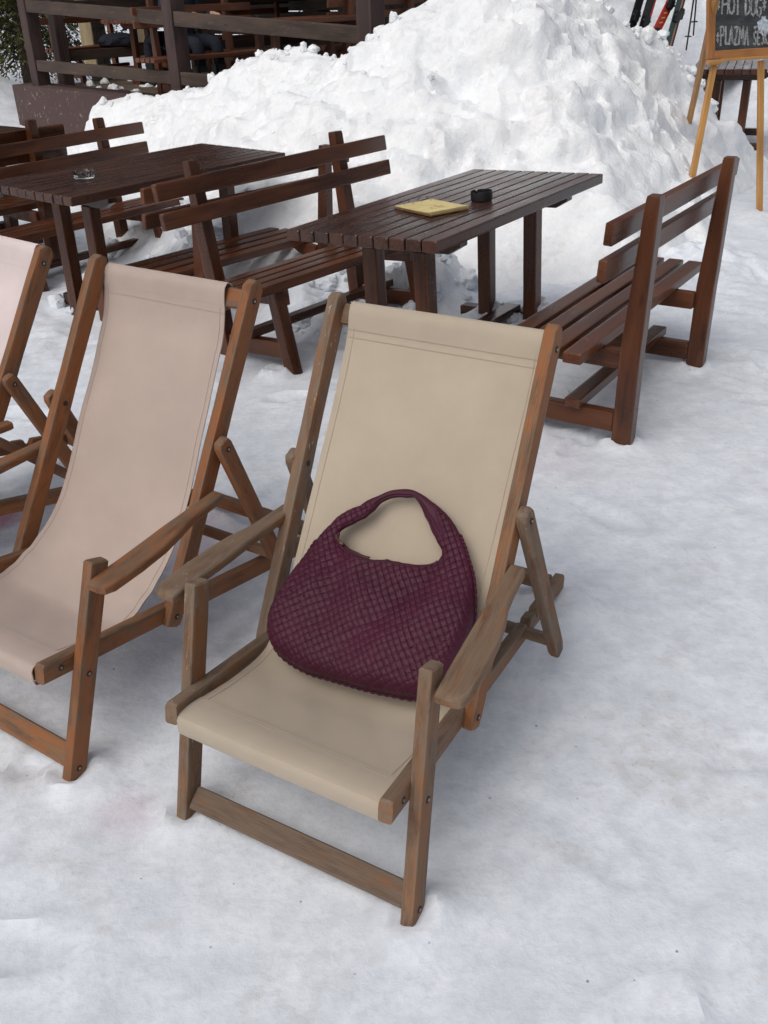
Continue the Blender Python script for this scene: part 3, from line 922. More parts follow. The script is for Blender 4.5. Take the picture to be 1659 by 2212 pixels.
def leather_mat(name):
    t = NT(name)
    g = gc_of(t)
    wr = t.noise(t.mapv(g, (1, 1, 1)), 260, 4, .65)
    cr = t.noise(t.mapv(g, (1, 1, 1)), 90, 5, .6, .6)
    big = t.noise(g, 9, 3, .6)
    col = t.mix(t.ramp(big, [(.3, (0, 0, 0)), (.7, (1, 1, 1))]), (.044, .0056, .018), (.066, .0088, .026))
    rub = t.ramp(cr, [(.58, (0, 0, 0)), (.74, (1, 1, 1))])
    col = t.mix(t.math('MULTIPLY', rub, .3), col, (.105, .030, .045))
    r = t.math('ADD', t.math('MULTIPLY', cr, .3), .40)
    h = t.math('ADD', t.math('MULTIPLY', wr, .5), cr)
    t.b.inputs['Specular IOR Level'].default_value = .28
    return t.set(Base_Color=col, Roughness=r, Normal=t.bump(h, .35, .0012))
M['leather'] = leather_mat('burgundy leather')
M['zip'] = plain('dark brass zip', (.07, .04, .035), .45, 1.0)

def handbag():
    c, s = math.cos(R_YAW), math.sin(R_YAW)
    p0 = np.array((0, .265, .28))
    base = (R_LOC[0] + c * p0[0] - s * p0[1], R_LOC[1] + s * p0[0] + c * p0[1], p0[2])
    th = empty('handbag', base, R_YAW, 'burgundy woven leather hobo bag lying against the beige canvas of the deck chair', 'handbag')
    W = np.array((0, 1, 1)) / math.sqrt(2)
    NN = np.array((0, -1, 1)) / math.sqrt(2)
    def emb(x, y, h):
        return np.stack([x, y * W[1] + h * NN[1], y * W[2] + h * NN[2]], -1)
    nt, ns = 1150, 170
    t = np.linspace(0, 2 * math.pi, nt, endpoint=False)
    # crowd the angles where the outline is far from the centre
    ro = polar_smooth(OUT, t, .05)
    cum = np.concatenate([[0], np.cumsum(np.hypot(ro, .12))])
    t = np.interp(np.linspace(0, cum[-1], nt, endpoint=False), cum, np.concatenate([t, [2 * math.pi]]))
    ro, ri = polar_smooth(OUT, t, .035), polar_smooth(INN, t, .05)
    wd = ro - ri
    sv = np.linspace(0, 1, ns)
    Rr = ro[:, None] + (ri - ro)[:, None] * sv
    x = BC[0] + np.cos(t)[:, None] * Rr
    y = BC[1] + np.sin(t)[:, None] * Rr
    body = sstep(.06, .2, wd)[:, None]
    depth = np.clip(.21 * wd, .012, .056)[:, None]
    S = sv[None, :]
    pr_h = np.sqrt(np.clip(4 * S * (1 - S), 0, 1))              # rounded strap
    pr_b = np.clip(S / .16, 0, 1)
    pr_b = np.sqrt(1 - (1 - pr_b) ** 2) * (1 - .50 * S ** 1.6)  # slumped body: full at the foot, thin at the mouth
    hf = depth * (pr_h * (1 - body) + pr_b * body)
    # soft folds running down from the two strap roots, and a slump across the belly
    def ridge(ax, ay, bx, by, wdt, amp):
        dx, dy = bx - ax, by - ay
        L = math.hypot(dx, dy)
        u = ((x - ax) * dx + (y - ay) * dy) / L
        v = ((x - ax) * -dy + (y - ay) * dx) / L
        k = np.exp(-(v / wdt) ** 2) * sstep(-.03, .04, u) * (1 - sstep(L - .06, L + .04, u))
        return amp * k
    hf = hf + .75 * body * (ridge(.10, .30, -.06, .07, .030, -.013) + ridge(.15, .27, .03, .06, .035, .010) + ridge(-.15, .28, -.10, .10, .030, -.010)
                      + ridge(-.11, .28, -.02, .14, .030, .008) + ridge(-.20, .24, -.2, .05, .05, .006) + ridge(-.06, .26, .10, .20, .028, -.007) + ridge(-.13, .16, .05, .13, .03, .006))
    hf = hf + .006 * body * fbm(x * 14, y * 14, 2)
    edge = np.clip(np.minimum(S / .03, (1 - S) / .03), 0, 1)
    hf = np.maximum(hf, .002) * (.30 + .70 * edge)
    # basket weave, strips on the diagonal
    p = .0136
    ux = x + .006 * np.sin(y * 9) + .002 * perlin(x * 12, y * 12)
    uy = y + .008 * np.sin(x * 7) + .002 * perlin(x * 12 + 40, y * 12)
    a45 = math.radians(41)
    u = (ux * math.cos(a45) + uy * math.sin(a45)) / p
    v = (-ux * math.sin(a45) + uy * math.cos(a45)) / (p * 1.12)
    iu, iv = np.floor(u), np.floor(v)
    fu, fv = u - iu - .5, v - iv - .5
    par = ((iu + iv) % 2) == 0
    al, cr = np.where(par, fu, fv), np.where(par, fv, fu)
    hgt = np.cos(math.pi * al * .98) ** .7 * .55 + .45 * (1 - np.abs(2 * cr) ** 7) - .30 * (np.abs(2 * cr) ** 12)
    jit = (np.sin(iu * 12.99 + iv * 78.2) * 43758.5) % 1.0
    wv = hgt * .0038 + (jit - .5) * .0008
    smooth_strap = sstep(.405, .432, y) * sstep(-.14, -.11, x) * (1 - sstep(.03, .06, x)) + (1 - sstep(.020, .035, Rr - ri[:, None])) * sstep(.36, .40, y) * (x > -.02)
    wamp = (1 - np.clip(smooth_strap, 0, 1)) * np.clip(edge * 1.4, 0, 1)
    hf = hf + wv * wamp
    P = emb(x, y, hf)
    G = np.stack([x, y, hf], -1)
    V = P.reshape(-1, 3)
    F = grid_faces(nt, ns, True)
    # back: flatter, lies on the canvas
    nb = 40
    sb = np.linspace(0, 1, nb)
    Rb = ro[:, None] + (ri - ro)[:, None] * sb
    xb, yb = BC[0] + np.cos(t)[:, None] * Rb, BC[1] + np.sin(t)[:, None] * Rb
    hb = -np.sqrt(np.clip(4 * sb * (1 - sb), 0, 1))[None, :] * np.clip(.11 * wd, .008, .03)[:, None]
    Vb = emb(xb, yb, hb).reshape(-1, 3)
    Fb = grid_faces(nt, nb, True)[:, ::-1] + len(V)
    lk = []
    i = np.arange(nt); i2 = (i + 1) % nt
    lk.append(np.stack([i * ns, i * nb + len(V), i2 * nb + len(V), i2 * ns], -1))
    lk.append(np.stack([i * ns + ns - 1, i2 * ns + ns - 1, i2 * nb + nb - 1 + len(V), i * nb + nb - 1 + len(V)], -1))
    VV = np.concatenate([V, Vb])
    GG = np.concatenate([G.reshape(-1, 3), np.stack([xb, yb, hb], -1).reshape(-1, 3)])
    FF = np.concatenate([F, Fb] + lk)
    link_mesh('woven_body', VV, FF, M['leather'], th, GG)
    # braided seam round the foot and the right side
    mb = MB()
    tt = np.linspace(math.radians(-165), math.radians(18), 240)
    r = polar_smooth(OUT, tt, .035)
    cx, cy = BC[0] + np.cos(tt) * r, BC[1] + np.sin(tt) * r
    ph = np.linspace(0, 240 / 2.6 * math.pi, 240 * 1)
    for k in range(2):
        pp = np.linspace(0, 1, 900)
        xx, yy = np.interp(pp, np.linspace(0, 1, 240), cx), np.interp(pp, np.linspace(0, 1, 240), cy)
        w = pp * 66 * math.pi + k * math.pi
        dx, dy = np.gradient(xx), np.gradient(yy)
        L = np.hypot(dx, dy)
        nx, ny = -dy / L, dx / L
        o = .0022 * np.sin(w)
        mb.tube(emb(xx + nx * o, yy + ny * o, .004 + .002 * np.cos(w)), .0021, 6)
    mb.build('braided_seam', M['leather'], th)
    # rolled lip of the mouth and the rolled inner edge of the strap
    mb = MB()
    tt = np.linspace(math.radians(-172), math.radians(-8), 90)
    r = polar_smooth(INN, tt, .05)
    mb.tube(emb(BC[0] + np.cos(tt) * r, BC[1] + np.sin(tt) * r, np.full(90, .006) * sstep(-.02, .25, np.minimum(tt - tt[0], tt[-1] - tt)) + .003), .0034, 8)
    mb.build('mouth_piping', M['leather'], th)
    mb = MB()
    tt = np.linspace(math.radians(20), math.radians(168), 110)
    for k, (f, h) in enumerate(((.10, .012), (.30, .0165))):
        ro2, ri2 = polar_smooth(OUT, tt, .035), polar_smooth(INN, tt, .05)
        r = ri2 + (ro2 - ri2) * f
        mb.tube(emb(BC[0] + np.cos(tt) * r, BC[1] + np.sin(tt) * r, np.full(110, h) * 0 + np.interp(f, [0, .1, .3, .5], [.004, .0075, .0115, .0125])), .0022, 6)
    mb.build('strap_piping', M['leather'], th)
    # zip: tape, teeth, pull
    tt = np.linspace(math.radians(-158), math.radians(-118), 40)
    r = polar_smooth(INN, tt, .05)
    zx, zy = BC[0] + np.cos(tt) * r, BC[1] + np.sin(tt) * r
    P2 = np.stack([emb(zx + .0 * zx, zy - .004, np.full(40, .006)), emb(zx, zy + .006, np.full(40, .002)), emb(zx, zy + .010, np.full(40, -.004))], 1)
    zp = link_mesh('zip', P2.reshape(-1, 3), grid_faces(40, 3), M['leather'], th, P2.reshape(-1, 3))
    mb = MB()
    for k in range(2, 38):
        q = emb(np.array(zx[k]), np.array(zy[k] + .0055), np.array(.0035))
        mb.bar(q - W * .0022, q + W * .0022, .0016, .0022, NN, .0004)
    mb.build('zip_teeth', M['zip'], zp)
    q = emb(np.array(-.157), np.array(.304), np.array(.016))
    mb = MB().bar(q, q + np.array((-.012, .004, .016)), .008, .003, NN, .001)
    mb.bar(q + np.array((.012, 0, -.003)), q, .006, .004, NN, .001)
    mb.build('zip_pull', M['zip'], zp)
handbag()

# ---------------------------------------------------------------- benches and tables
BL = .9956
def place(o, x, y, z, a, slope_len=0.0, slope_across=0.0):
    m = Matrix.Rotation(a, 3, 'Z') @ Matrix.Rotation(math.atan(slope_len), 3, 'X') @ Matrix.Rotation(-math.atan(slope_across), 3, 'Y')
    o.location = (x, y, z)
    o.rotation_euler = m.to_euler()

def bench(wood, ov=.29, on=.30):
    """sits facing local -x, length along local y"""
    th = empty('bench', (0, 0, 0), 0)
    for y in (0, BL):
        st = [((-.002, y, -.06), .060, .072), ((0, y, -.055), .064, .078), ((.001, y, .40), .064, .078), ((.004, y, .46), .064, .076)]
        for k in range(1, 6):
            tt = k / 5
            st.append(((.004 + .020 * tt, y, .46 + .485 * tt), .063, .076 - .026 * tt))
        st.append(((.0245, y, .960), .060, .045))
        MB().loft(st, (0, 1, 0), (1, 0, 0), .0035).build('back_post', wood, th)
        MB().bar((-.475, y, -.06), (-.425, y, .376), .066, .058, (1, 0, .1), .005, n=3).build('front_leg', wood, th)
        off = .036 if y == 0 else -.036
        MB().bar((-.462, y + off, .339), (-.038, y + off, .339), .038, .078, (0, 0, 1), .005, n=2).build('seat_support', wood, th)
        MB().bar((-.448, y + off * .2, .092), (-.041, y + off * .2, .092), .052, .080, (0, 0, 1), .005, n=2).build('foot_rail', wood, th)
    MB().bar((-.205, -.052, .152), (-.205, BL + .052, .152), .068, .040, (0, 0, 1), .005, n=3).build('stretcher', wood, th)
    MB().bar((-.052, -on, .861), (-.052, BL + ov, .861), .034, .078, (.06, 0, 1), .005, n=6, wob=.01).build('back_slat', wood, th)
    MB().bar((-.066, -on, .733), (-.066, BL + ov, .733), .034, .078, (.06, 0, 1), .005, n=6, wob=.01).build('back_slat', wood, th)
    for k in range(4):
        x = -.155 - .0965 * k
        MB().bar((x, -.225, .400), (x, BL + .360, .400), .074, .042, (0, 0, 1), .005, n=6, wob=.008).build('seat_plank', wood, th)
    return th

def table(wood, W=.754, L=1.601, n=10):
    th = empty('picnic_table', (0, 0, 0), 0)
    p = W / n
    for k in range(n):
        x = -W / 2 + p * (k + .5)
        MB().bar((x, -.004 + .008 * RNG.rand(), .727), (x, L + .006 * RNG.rand(), .727), p - .0055, .046 + .0012 * RNG.rand(), (0, 0, 1), .0045, n=6).build('top_plank', wood, th)
    for y in (.29, 1.31):
        MB().loft([((-W / 2 + .05, y, .684), .056, .030), ((-W / 2 + .11, y, .668), .058, .066), ((0, y, .668), .058, .067), ((W / 2 - .11, y, .668), .058, .066), ((W / 2 - .05, y, .684), .056, .030)], (0, 1, 0), (0, 0, 1), .004).build('cross_beam', wood, th)
        for x in (-.135, .130):
            MB().bar((x * 1.02, y, -.08), (x, y, .638), .072, .072, (0, 1, 0), .005, n=3).build('leg', M['bench'], th)
        MB().bar((-.33, y + .075, .035), (.33, y + .075, .035), .072, .070, (0, 0, 1), .005, n=2).build('foot', wood, th)
    MB().bar((0, .30, .092), (0, 1.36, .092), .085, .040, (0, 0, 1), .005, n=3).build('stretcher', wood, th)
    return th

b0 = bench(M['bench'], .43, .235)
b1 = bench(M['bench'])
_first = [True]
BG = 'dark stained benches on the snow'
def put_bench(first, pose, label, group=BG, mat=None):
    if first: o = b0
    elif _first[0]:
        o = b1
        _first[0] = False
    else: o = copy_tree(b1)
    place(o, *pose)
    tag(o, label, 'bench', group)
    if mat:
        for c in o.children:
            c.data = mats_of(c.data, mat)
    return o
_md = {}
def mats_of(me, mat):
    k = (me.name, mat.name)
    if k not in _md:
        m = me.copy()
        m.materials[0] = mat
        _md[k] = m
    return _md[k]
put_bench(True, (.9597, 3.4359, 0, -.5767, -.0154, 0), 'dark brown bench on the right, seen from behind, facing the table with the yellow menu')
put_bench(False, (-.103, 5.4034, -.0062, 2.4162, -.0139, -.0936), 'dark brown bench with its back to another bench, seat under the yellow menu table')
put_bench(False, (-.9477, 5.1561, -.1293, -.6891, -.0103, -.019), 'dark brown bench between two tables, facing the glass ashtray, partly hidden behind another bench')
put_bench(False, (-1.817, 7.015, -.0735, 2.4441, -.0138, -.0428), 'dark brown bench on the far side of the table with the glass ashtray')
put_bench(False, (-2.871, 5.928, -.0361, -.6832, .0019, -.0119), 'dark brown bench at the far left edge, below the painted terrace wall')

t0 = table(M['table'])
TG = 'dark slatted picnic tables on the snow'
def put_table(first, pose, label, group=TG, mat=None):
    o = t0 if first else copy_tree(t0)
    place(o, *pose)
    tag(o, label, 'table', group)
    if mat:
        for c in o.children: c.data = mats_of(c.data, mat)
    return o
T1P = (-.0479, 3.8816, 0, -.6152, .0025, .0386)
T2P = (-1.8215, 5.1756, 0, -.6605, -.0022, -.0141)
T1 = put_table(True, T1P, 'dark wet slatted table with a yellow ring bound menu and black ashtray on top')
T2 = put_table(False, T2P, 'dark wet slatted table with the clear glass ashtray on top')
put_table(False, (-3.62, 6.35, .03, -.66, 0, 0), 'dark slatted table at the left edge, only its corner in the photo')
put_table(False, (3.36, 9.62, .10, -.36, 0, 0), 'dark slatted table standing behind the chalkboard easel', TG)

def on_top(pose, x, y, z, a=0.0):
    m = Matrix.Translation((pose[0], pose[1], pose[2])) @ (Matrix.Rotation(pose[3], 4, 'Z') @ Matrix.Rotation(math.atan(pose[4]), 4, 'X') @ Matrix.Rotation(-math.atan(pose[5]), 4, 'Y'))
    return m @ Matrix.Translation((x, y, z)) @ Matrix.Rotation(a, 4, 'Z')

# ---------------------------------------------------------------- things on the tables
M['paper'] = plain('yellow card', (.66, .54, .25), .7, 0, .10, .1, 0, 14)
M['paper_edge'] = plain('cream pages', (.60, .50, .30), .8)
M['cover'] = plain('brown cover board', (.16, .085, .04), .6, 0, .2, .1)
M['print'] = plain('brown print', (.28, .19, .07), .8)
def menu():
    th = empty('menu', (0, 0, 0), 0, 'yellow ring bound menu on a brown board, lying on the dark table', 'menu')
    th.matrix_world = on_top(T1P, .012, .555, .7525, math.radians(-23))
    w, h = .275, .205
    MB().bar((-w / 2 - .012, 0, .0025), (w / 2 + .006, 0, .0025), h + .014, .004, (0, 0, 1), .0012).build('cover', M['cover'], th)
    mb = MB()
    for k in range(5):
        dx, dy = RNG.randn() * .0012, RNG.randn() * .0012
        n = 10
        xs_ = np.linspace(-w / 2, w / 2, n)
        st = [(np.array((x + dx, dy, .0058 + k * .0016 + .004 * max(0, (x - .03) / .11) ** 2 * (k / 4))), h - .002, .0012) for x in xs_]
        mb.loft(st, (0, 1, 0), (0, 0, 1), .0004, 1)
    mb.build('pages', M['paper'], th)
    mb = MB()
    for (x, y, l) in ((.02, .012, .075), (.035, .000, .055), (.045, -.026, .050), (.05, -.036, .035), (.03, .030, .06)):
        for q in range(int(l / .008)):
            if RNG.rand() < .15: continue
            mb.bar((x + q * .008 - .02, y, .0136), (x + q * .008 - .0145, y, .0136), .0030, .0006, (0, 0, 1), .0002)
    mb.build('printed_lines', M['print'], th)
    for k in range(4):
        y = -h / 2 + .03 + k * (h - .06) / 3
        a = np.linspace(0, 2 * math.pi, 26)
        mb = MB().tube(np.stack([-w / 2 + .004 + .019 * np.cos(a), np.full(26, y) + .003 * np.sin(a), .011 + .019 * np.sin(a)], -1), .0016, 6)
        mb.build('ring', M['steel'], th)
menu()

def ashtray_black(mw, label):
    th = empty('ashtray', (0, 0, 0), 0, label, 'ashtray')
    th.matrix_world = mw
    mb = MB()
    n = 72
    t = np.linspace(0, 2 * math.pi, n, endpoint=False)
    prof = [(.0, .001), (.046, .001), (.049, .004), (.050, .040), (.0495, .0425), (.047, .0435), (.0445, .042), (.0435, .012), (.040, .008), (0, .008)]
    notch = np.zeros(n)
    for k in range(3): notch = np.maximum(notch, np.exp(-(((t - .5 - k * 2.094 + math.pi) % (2 * math.pi) - math.pi) / .10) ** 2))
    V = []
    for r, z in prof:
        zz = z - notch * .010 * (z > .035)
        V.append(np.stack([np.cos(t) * r, np.sin(t) * r, zz + np.zeros(n)], -1))
    V = np.concatenate(V)
    F = []
    for i in range(len(prof) - 1):
        for j in range(n):
            F.append((i * n + j, i * n + (j + 1) % n, (i + 1) * n + (j + 1) % n, (i + 1) * n + j))
    mb.add(V, F)
    mb.build('bowl', M['black'], th)
    return th
ashtray_black(on_top(T1P, .128, .795, .7515), 'black round plastic ashtray on the table behind the yellow menu')

def glass_mat():
    t = NT('clear glass')
    t.set(Base_Color=(.93, .97, .95), Roughness=.03, Transmission_Weight=1.0, IOR=1.48)
    return t.m
M['glass'] = glass_mat()
def ashtray_glass():
    th = empty('ashtray', (0, 0, 0), 0, 'clear glass ashtray with a thick base on the left dark table', 'ashtray')
    th.matrix_world = on_top(T2P, .005, .375, .7515)
    n = 72
    t = np.linspace(0, 2 * math.pi, n, endpoint=False)
    prof = [(.0, .000), (.050, .0), (.055, .003), (.0595, .036), (.058, .039), (.054, .039), (.0515, .036), (.047, .012), (.042, .009), (0, .009)]
    notch = np.zeros(n)
    for k in range(4): notch = np.maximum(notch, np.exp(-(((t - .3 - k * 1.571 + math.pi) % (2 * math.pi) - math.pi) / .10) ** 2))
    V = []
    for r, z in prof:
        V.append(np.stack([np.cos(t) * r, np.sin(t) * r, z - notch * .010 * (z > .03) + np.zeros(n)], -1))
    V = np.concatenate(V)
    F = []
    for i in range(len(prof) - 1):
        for j in range(n):
            F.append((i * n + j, i * n + (j + 1) % n, (i + 1) * n + (j + 1) % n, (i + 1) * n + j))
    MB().add(V, F).build('bowl', M['glass'], th)
ashtray_glass()

# ---------------------------------------------------------------- chalkboard easel
def easel():
    R0 = np.array((2.97, 7.484, 0.0))
    ex = np.array((.947, .322, 0)); bk = np.array((-.322, .947, 0))
    yaw = math.atan2(ex[1], ex[0])
    th = empty('chalkboard_easel', tuple(R0), yaw, 'wooden easel with a chalkboard reading HOT DOG and PLAZMA ŠEJK, standing in the snow', 'sign')
    # local frame: x along the board, y backwards, z up; the face leans back .2 per metre
    def pt(x, z, off=0.0): return np.array((x, .2 * z + off, z))
    up = unit((0, .2, 1)); nb = unit((0, -1, .2))
    MB().bar(pt(.0, -.10), pt(-.028, 1.06), .046, .026, nb, .003, n=4).build('leg', M['pine'], th)
    MB().bar(pt(-.715, -.10), pt(-.432, 1.07), .046, .026, nb, .003, n=4).build('leg', M['pine'], th)
    # rear legs, hinged at the head
    loc = lambda w: np.array(((w - R0) @ ex, (w - R0) @ bk, w[2] - R0[2]))
    foot_l = loc(np.array((2.62, 8.38, .58)))
    top_l = loc(np.array((2.495, 7.80, 1.173)))
    d = unit(foot_l - top_l)
    MB().bar(top_l - d * .62, foot_l + d * .08, .050, .030, (1, 0, 0), .003, n=4).build('rear_leg', M['pine'], th)
    # shelf under the board
    MB().bar(pt(-.515, 1.072, -.030), pt(-.40, 1.072, -.030), .034, .032, (0, 0, 1), .003).build('shelf_end', M['pine'], th)
    MB().bar(pt(-.41, 1.085, -.028), pt(.20, 1.085, -.028), .028, .020, (0, 0, 1), .003).build('shelf', M['pine'], th)
    # frame
    bw = 0.60
    MB().bar(pt(-.482, 1.09, -.018), pt(-.482, 1.98, -.018), .062, .030, nb, .004, n=4).build('frame_side', M['pine_dark'], th)
    MB().bar(pt(.046, 1.09, -.018), pt(.046, 1.98, -.018), .060, .030, nb, .004, n=4).build('frame_side', M['pine_dark'], th)
    MB().bar(pt(-.450, 1.118, -.018), pt(.015, 1.118, -.018), .055, .028, nb, .004, n=4).build('frame_rail', M['pine_dark'], th)
    MB().bar(pt(-.450, 1.952, -.018), pt(.015, 1.952, -.018), .055, .028, nb, .004, n=4).build('frame_rail', M['pine_dark'], th)
    bd = MB().bar(pt(-.452, 1.535, -.016), pt(.020, 1.535, -.016), .86, .010, nb, .001, n=1).build('board', M['board'], th)
    # hand chalked lettering: strokes in a unit box
    L = {'H': [[(0, 0), (.05, 1)], [(.62, 0), (.66, 1)], [(.03, .48), (.64, .55)]],
         'O': [[(.33, 1), (.08, .8), (.02, .45), (.14, .1), (.36, 0), (.58, .14), (.66, .5), (.58, .86), (.33, 1)]],
         'T': [[(-.05, .95), (.75, 1.0)], [(.34, .97), (.32, 0)]],
         'D': [[(.05, 0), (.03, 1)], [(.03, 1), (.42, .92), (.66, .55), (.5, .15), (.05, 0)]],
         'G': [[(.64, .82), (.4, 1), (.12, .82), (.03, .45), (.18, .08), (.45, .0), (.64, .15), (.65, .45), (.40, .45)]],
         'P': [[(.08, -.05), (.04, 1)], [(.04, 1), (.48, .98), (.58, .75), (.44, .52), (.06, .48)]],
         'L': [[(.06, 1), (.05, 0)], [(.05, 0), (.55, .04)]],
         'A': [[(0, 0), (.32, 1), (.62, 0)], [(.12, .36), (.52, .38)]],
         'Z': [[(.03, .97), (.58, 1), (.05, .03), (.62, .02)]],
         'M': [[(0, 0), (.12, 1), (.36, .35), (.62, 1), (.72, 0)]],
         'S': [[(.55, .85), (.33, 1), (.08, .82), (.16, .58), (.48, .42), (.56, .18), (.32, 0), (.03, .14)]],
         'caron': [[(.12, 1.36), (.32, 1.13), (.54, 1.38)]],
         'E': [[(.55, .98), (.06, 1), (.06, .02), (.56, 0)], [(.06, .5), (.46, .52)]],
         'J': [[(.10, 1), (.46, .98)], [(.36, .98), (.38, .2), (.22, 0), (.03, .12)]],
         'K': [[(.06, 1), (.05, 0)], [(.58, 1), (.08, .48), (.62, 0)]],
         '*': [[(.05, .3), (.6, .75)], [(.06, .76), (.58, .28)], [(.33, .1), (.32, .95)]]}
    def write(mb, text, x0, z0, size, step, dz=0.0, w=.0125, squeeze=1.0):
        x = x0
        for k, ch in enumerate(text):
            if ch == ' ':
                x += step * .72; continue
            gl = list(L['S'] + L['caron']) if ch == 'Š' else L[ch]
            jz = RNG.randn() * .003
            for stq in gl:
                pts = np.array(stq, float)
                seg = []
                for a, b in zip(pts[:-1], pts[1:]):
                    for q in np.linspace(0, 1, 5)[:-1]: seg.append(a + (b - a) * q)
                seg.append(pts[-1])
                seg = np.array(seg)
                for rep in range(2):                # doubled, scribbled strokes
                    jit = RNG.randn(len(seg), 2) * .018
                    P = [pt(x + (q[0] + j[0]) * size * .78 * squeeze, z0 + dz * k + jz + (q[1] + j[1]) * size, -.0232) for q, j in zip(seg, jit)]
                    P = np.array(P)
                    T = np.gradient(P, axis=0)
                    V, F = [], []
                    for i in range(len(P)):
                        sd = unit(np.cross(T[i], nb)) * w * (.40 + .12 * RNG.rand())
                        V += [P[i] - sd, P[i] + sd, P[i] + sd + nb * .0012, P[i] - sd + nb * .0012]
                    for i in range(len(P) - 1):
                        for j in range(4):
                            F.append((i * 4 + j, i * 4 + (j + 1) % 4, i * 4 + 4 + (j + 1) % 4, i * 4 + 4 + j))
                    F += [(3, 2, 1, 0), tuple(len(V) - 4 + j for j in range(4))]
                    mb.add(V, F)
            x += step * (1.12 if ch == 'M' else .8 if ch in 'LJ*' else 1)
    mb = MB()
    write(mb, '*', -.440, 1.395, .085, .05, w=.009, squeeze=.7)
    write(mb, 'HOT', -.392, 1.376, .122, .054, -.002, w=.0135, squeeze=.80)
    write(mb, 'DOG', -.196, 1.362, .118, .047, -.003, w=.0125, squeeze=.74)
    write(mb, '*', -.050, 1.375, .085, .06, w=.009, squeeze=.9)
    mb.build('chalk_words', M['chalk'], bd)
    mb = MB()
    write(mb, '*', -.438, 1.190, .075, .05, w=.008, squeeze=.7)
    write(mb, 'PLAZMA', -.404, 1.184, .115, .0425, -.0025, w=.0125, squeeze=.60)
    write(mb, 'ŠEJK', -.120, 1.165, .088, .036, .0015, w=.0105, squeeze=.66)
    mb.build('chalk_words', M['chalk'], bd)
    mb = MB()
    for (x, z, r) in ((-.060, 1.300, .028), (-.038, 1.282, .034), (-.018, 1.306, .028), (-.052, 1.265, .028), (-.034, 1.328, .024), (-.024, 1.246, .028), (-.004, 1.278, .026)):
        t = np.linspace(0, 2 * math.pi, 18, endpoint=False)
        rr = r * (1 + .18 * np.sin(t * 5 + x * 90))
        c = pt(x, z, -.0226 - RNG.rand() * .0006)
        V = [c + np.array((math.cos(a) * q, .2 * math.sin(a) * q, math.sin(a) * q)) for a, q in zip(t, rr)]
        V2 = [v + nb * .001 for v in V]
        F = [tuple(range(17, -1, -1)), tuple(range(18, 36))] + [(i, (i + 1) % 18, 18 + (i + 1) % 18, 18 + i) for i in range(18)]
        mb.add(V + V2, F)
    mb.build('chalk_flower', M['chalk_blue'], bd)
    return th
easel()

# ---------------------------------------------------------------- terrace, its railing, furniture and guests
TP = np.array((-4.397, 13.4, 0.0))
TD = np.array((math.cos(-.8), math.sin(-.8), 0.0))
TN = np.array((-TD[1], TD[0], 0.0))
DZ = .59
def tpt(t, n, z): return TP + TD * t + TN * n + np.array((0, 0, z))
def terrace():
    th = empty('terrace', tuple(TP), 0, 'raised timber floored terrace on a flaking brown concrete wall', 'terrace')
    o = TP
    MB().loft([(tpt(-.22, .10, .255) - o, .40, .75), (tpt(2.6, .10, .245) - o, .40, .74), (tpt(6.9, .10, .215) - o, .40, .70)], TN, (0, 0, 1), .012).build('wall', M['concrete'], th)
    for k in range(20):
        n = .34 + .40 * k
        MB().bar(tpt(-.2, n, DZ - .03) - o, tpt(6.9, n, DZ - .03) - o, .385, .045, (0, 0, 1), .005, n=4).build('floor_board', M['deck_floor'], th)
    mb = MB()
    for k in range(16):
        t, n = .25 + RNG.rand() * 2.2, .35 + RNG.rand() * 1.3
        clod(mb, tpt(t, n, DZ - .030) - o, .03 + .06 * RNG.rand())
    mb.build('floor_snow', M['pile'], th)
terrace()
def railing():
    th = empty('railing', tuple(tpt(0, .1, DZ)), 0, 'dark brown timber railing of thick posts and rails along the terrace edge', 'railing')
    o = tpt(0, .1, DZ)
    for k, t in enumerate((.20, 3.34, 6.24)):
        zt = 2.0
        base = tpt(t, .10, DZ - .02 if k < 1 else .35)
        MB().bar(base - o, tpt(t, .10, zt) - o, .175, .175, TN, .008, n=6).build('post', M['deck_post'], th)
    for a, b in ((.29, 3.25), (3.43, 6.15), (6.33, 7.1)):
        za, zb = 1.600 - .0445 * a, 1.600 - .0445 * b
        MB().bar(tpt(a, .06, za - .067) - o, tpt(b, .06, zb - .067) - o, .06, .135, (0, 0, 1), .006, n=6, wob=.01).build('rail', M['deck_wood'], th)
        za, zb = .925 - .012 * a, .925 - .012 * b
        MB().bar(tpt(a, .06, za - .063) - o, tpt(b, .06, zb - .063) - o, .06, .126, (0, 0, 1), .006, n=6, wob=.01).build('rail', M['deck_wood'], th)
    MB().bar(tpt(.2, .45, DZ - .02) - o, tpt(.2, .45, 1.62) - o, .15, .15, TN, .008).build('post', M['deck_post'], th)
    for z in (1.50, .93):
        MB().bar(tpt(.18, .54, z) - o, tpt(.18, 5.0, z) - o, .05, .12, (0, 0, 1), .006, n=4).build('rail', M['deck_wood'], th)
    MB().bar(tpt(.18, 5.0, DZ) - o, tpt(.18, 5.0, 1.62) - o, .15, .15, TN, .008).build('post', M['deck_post'], th)
railing()

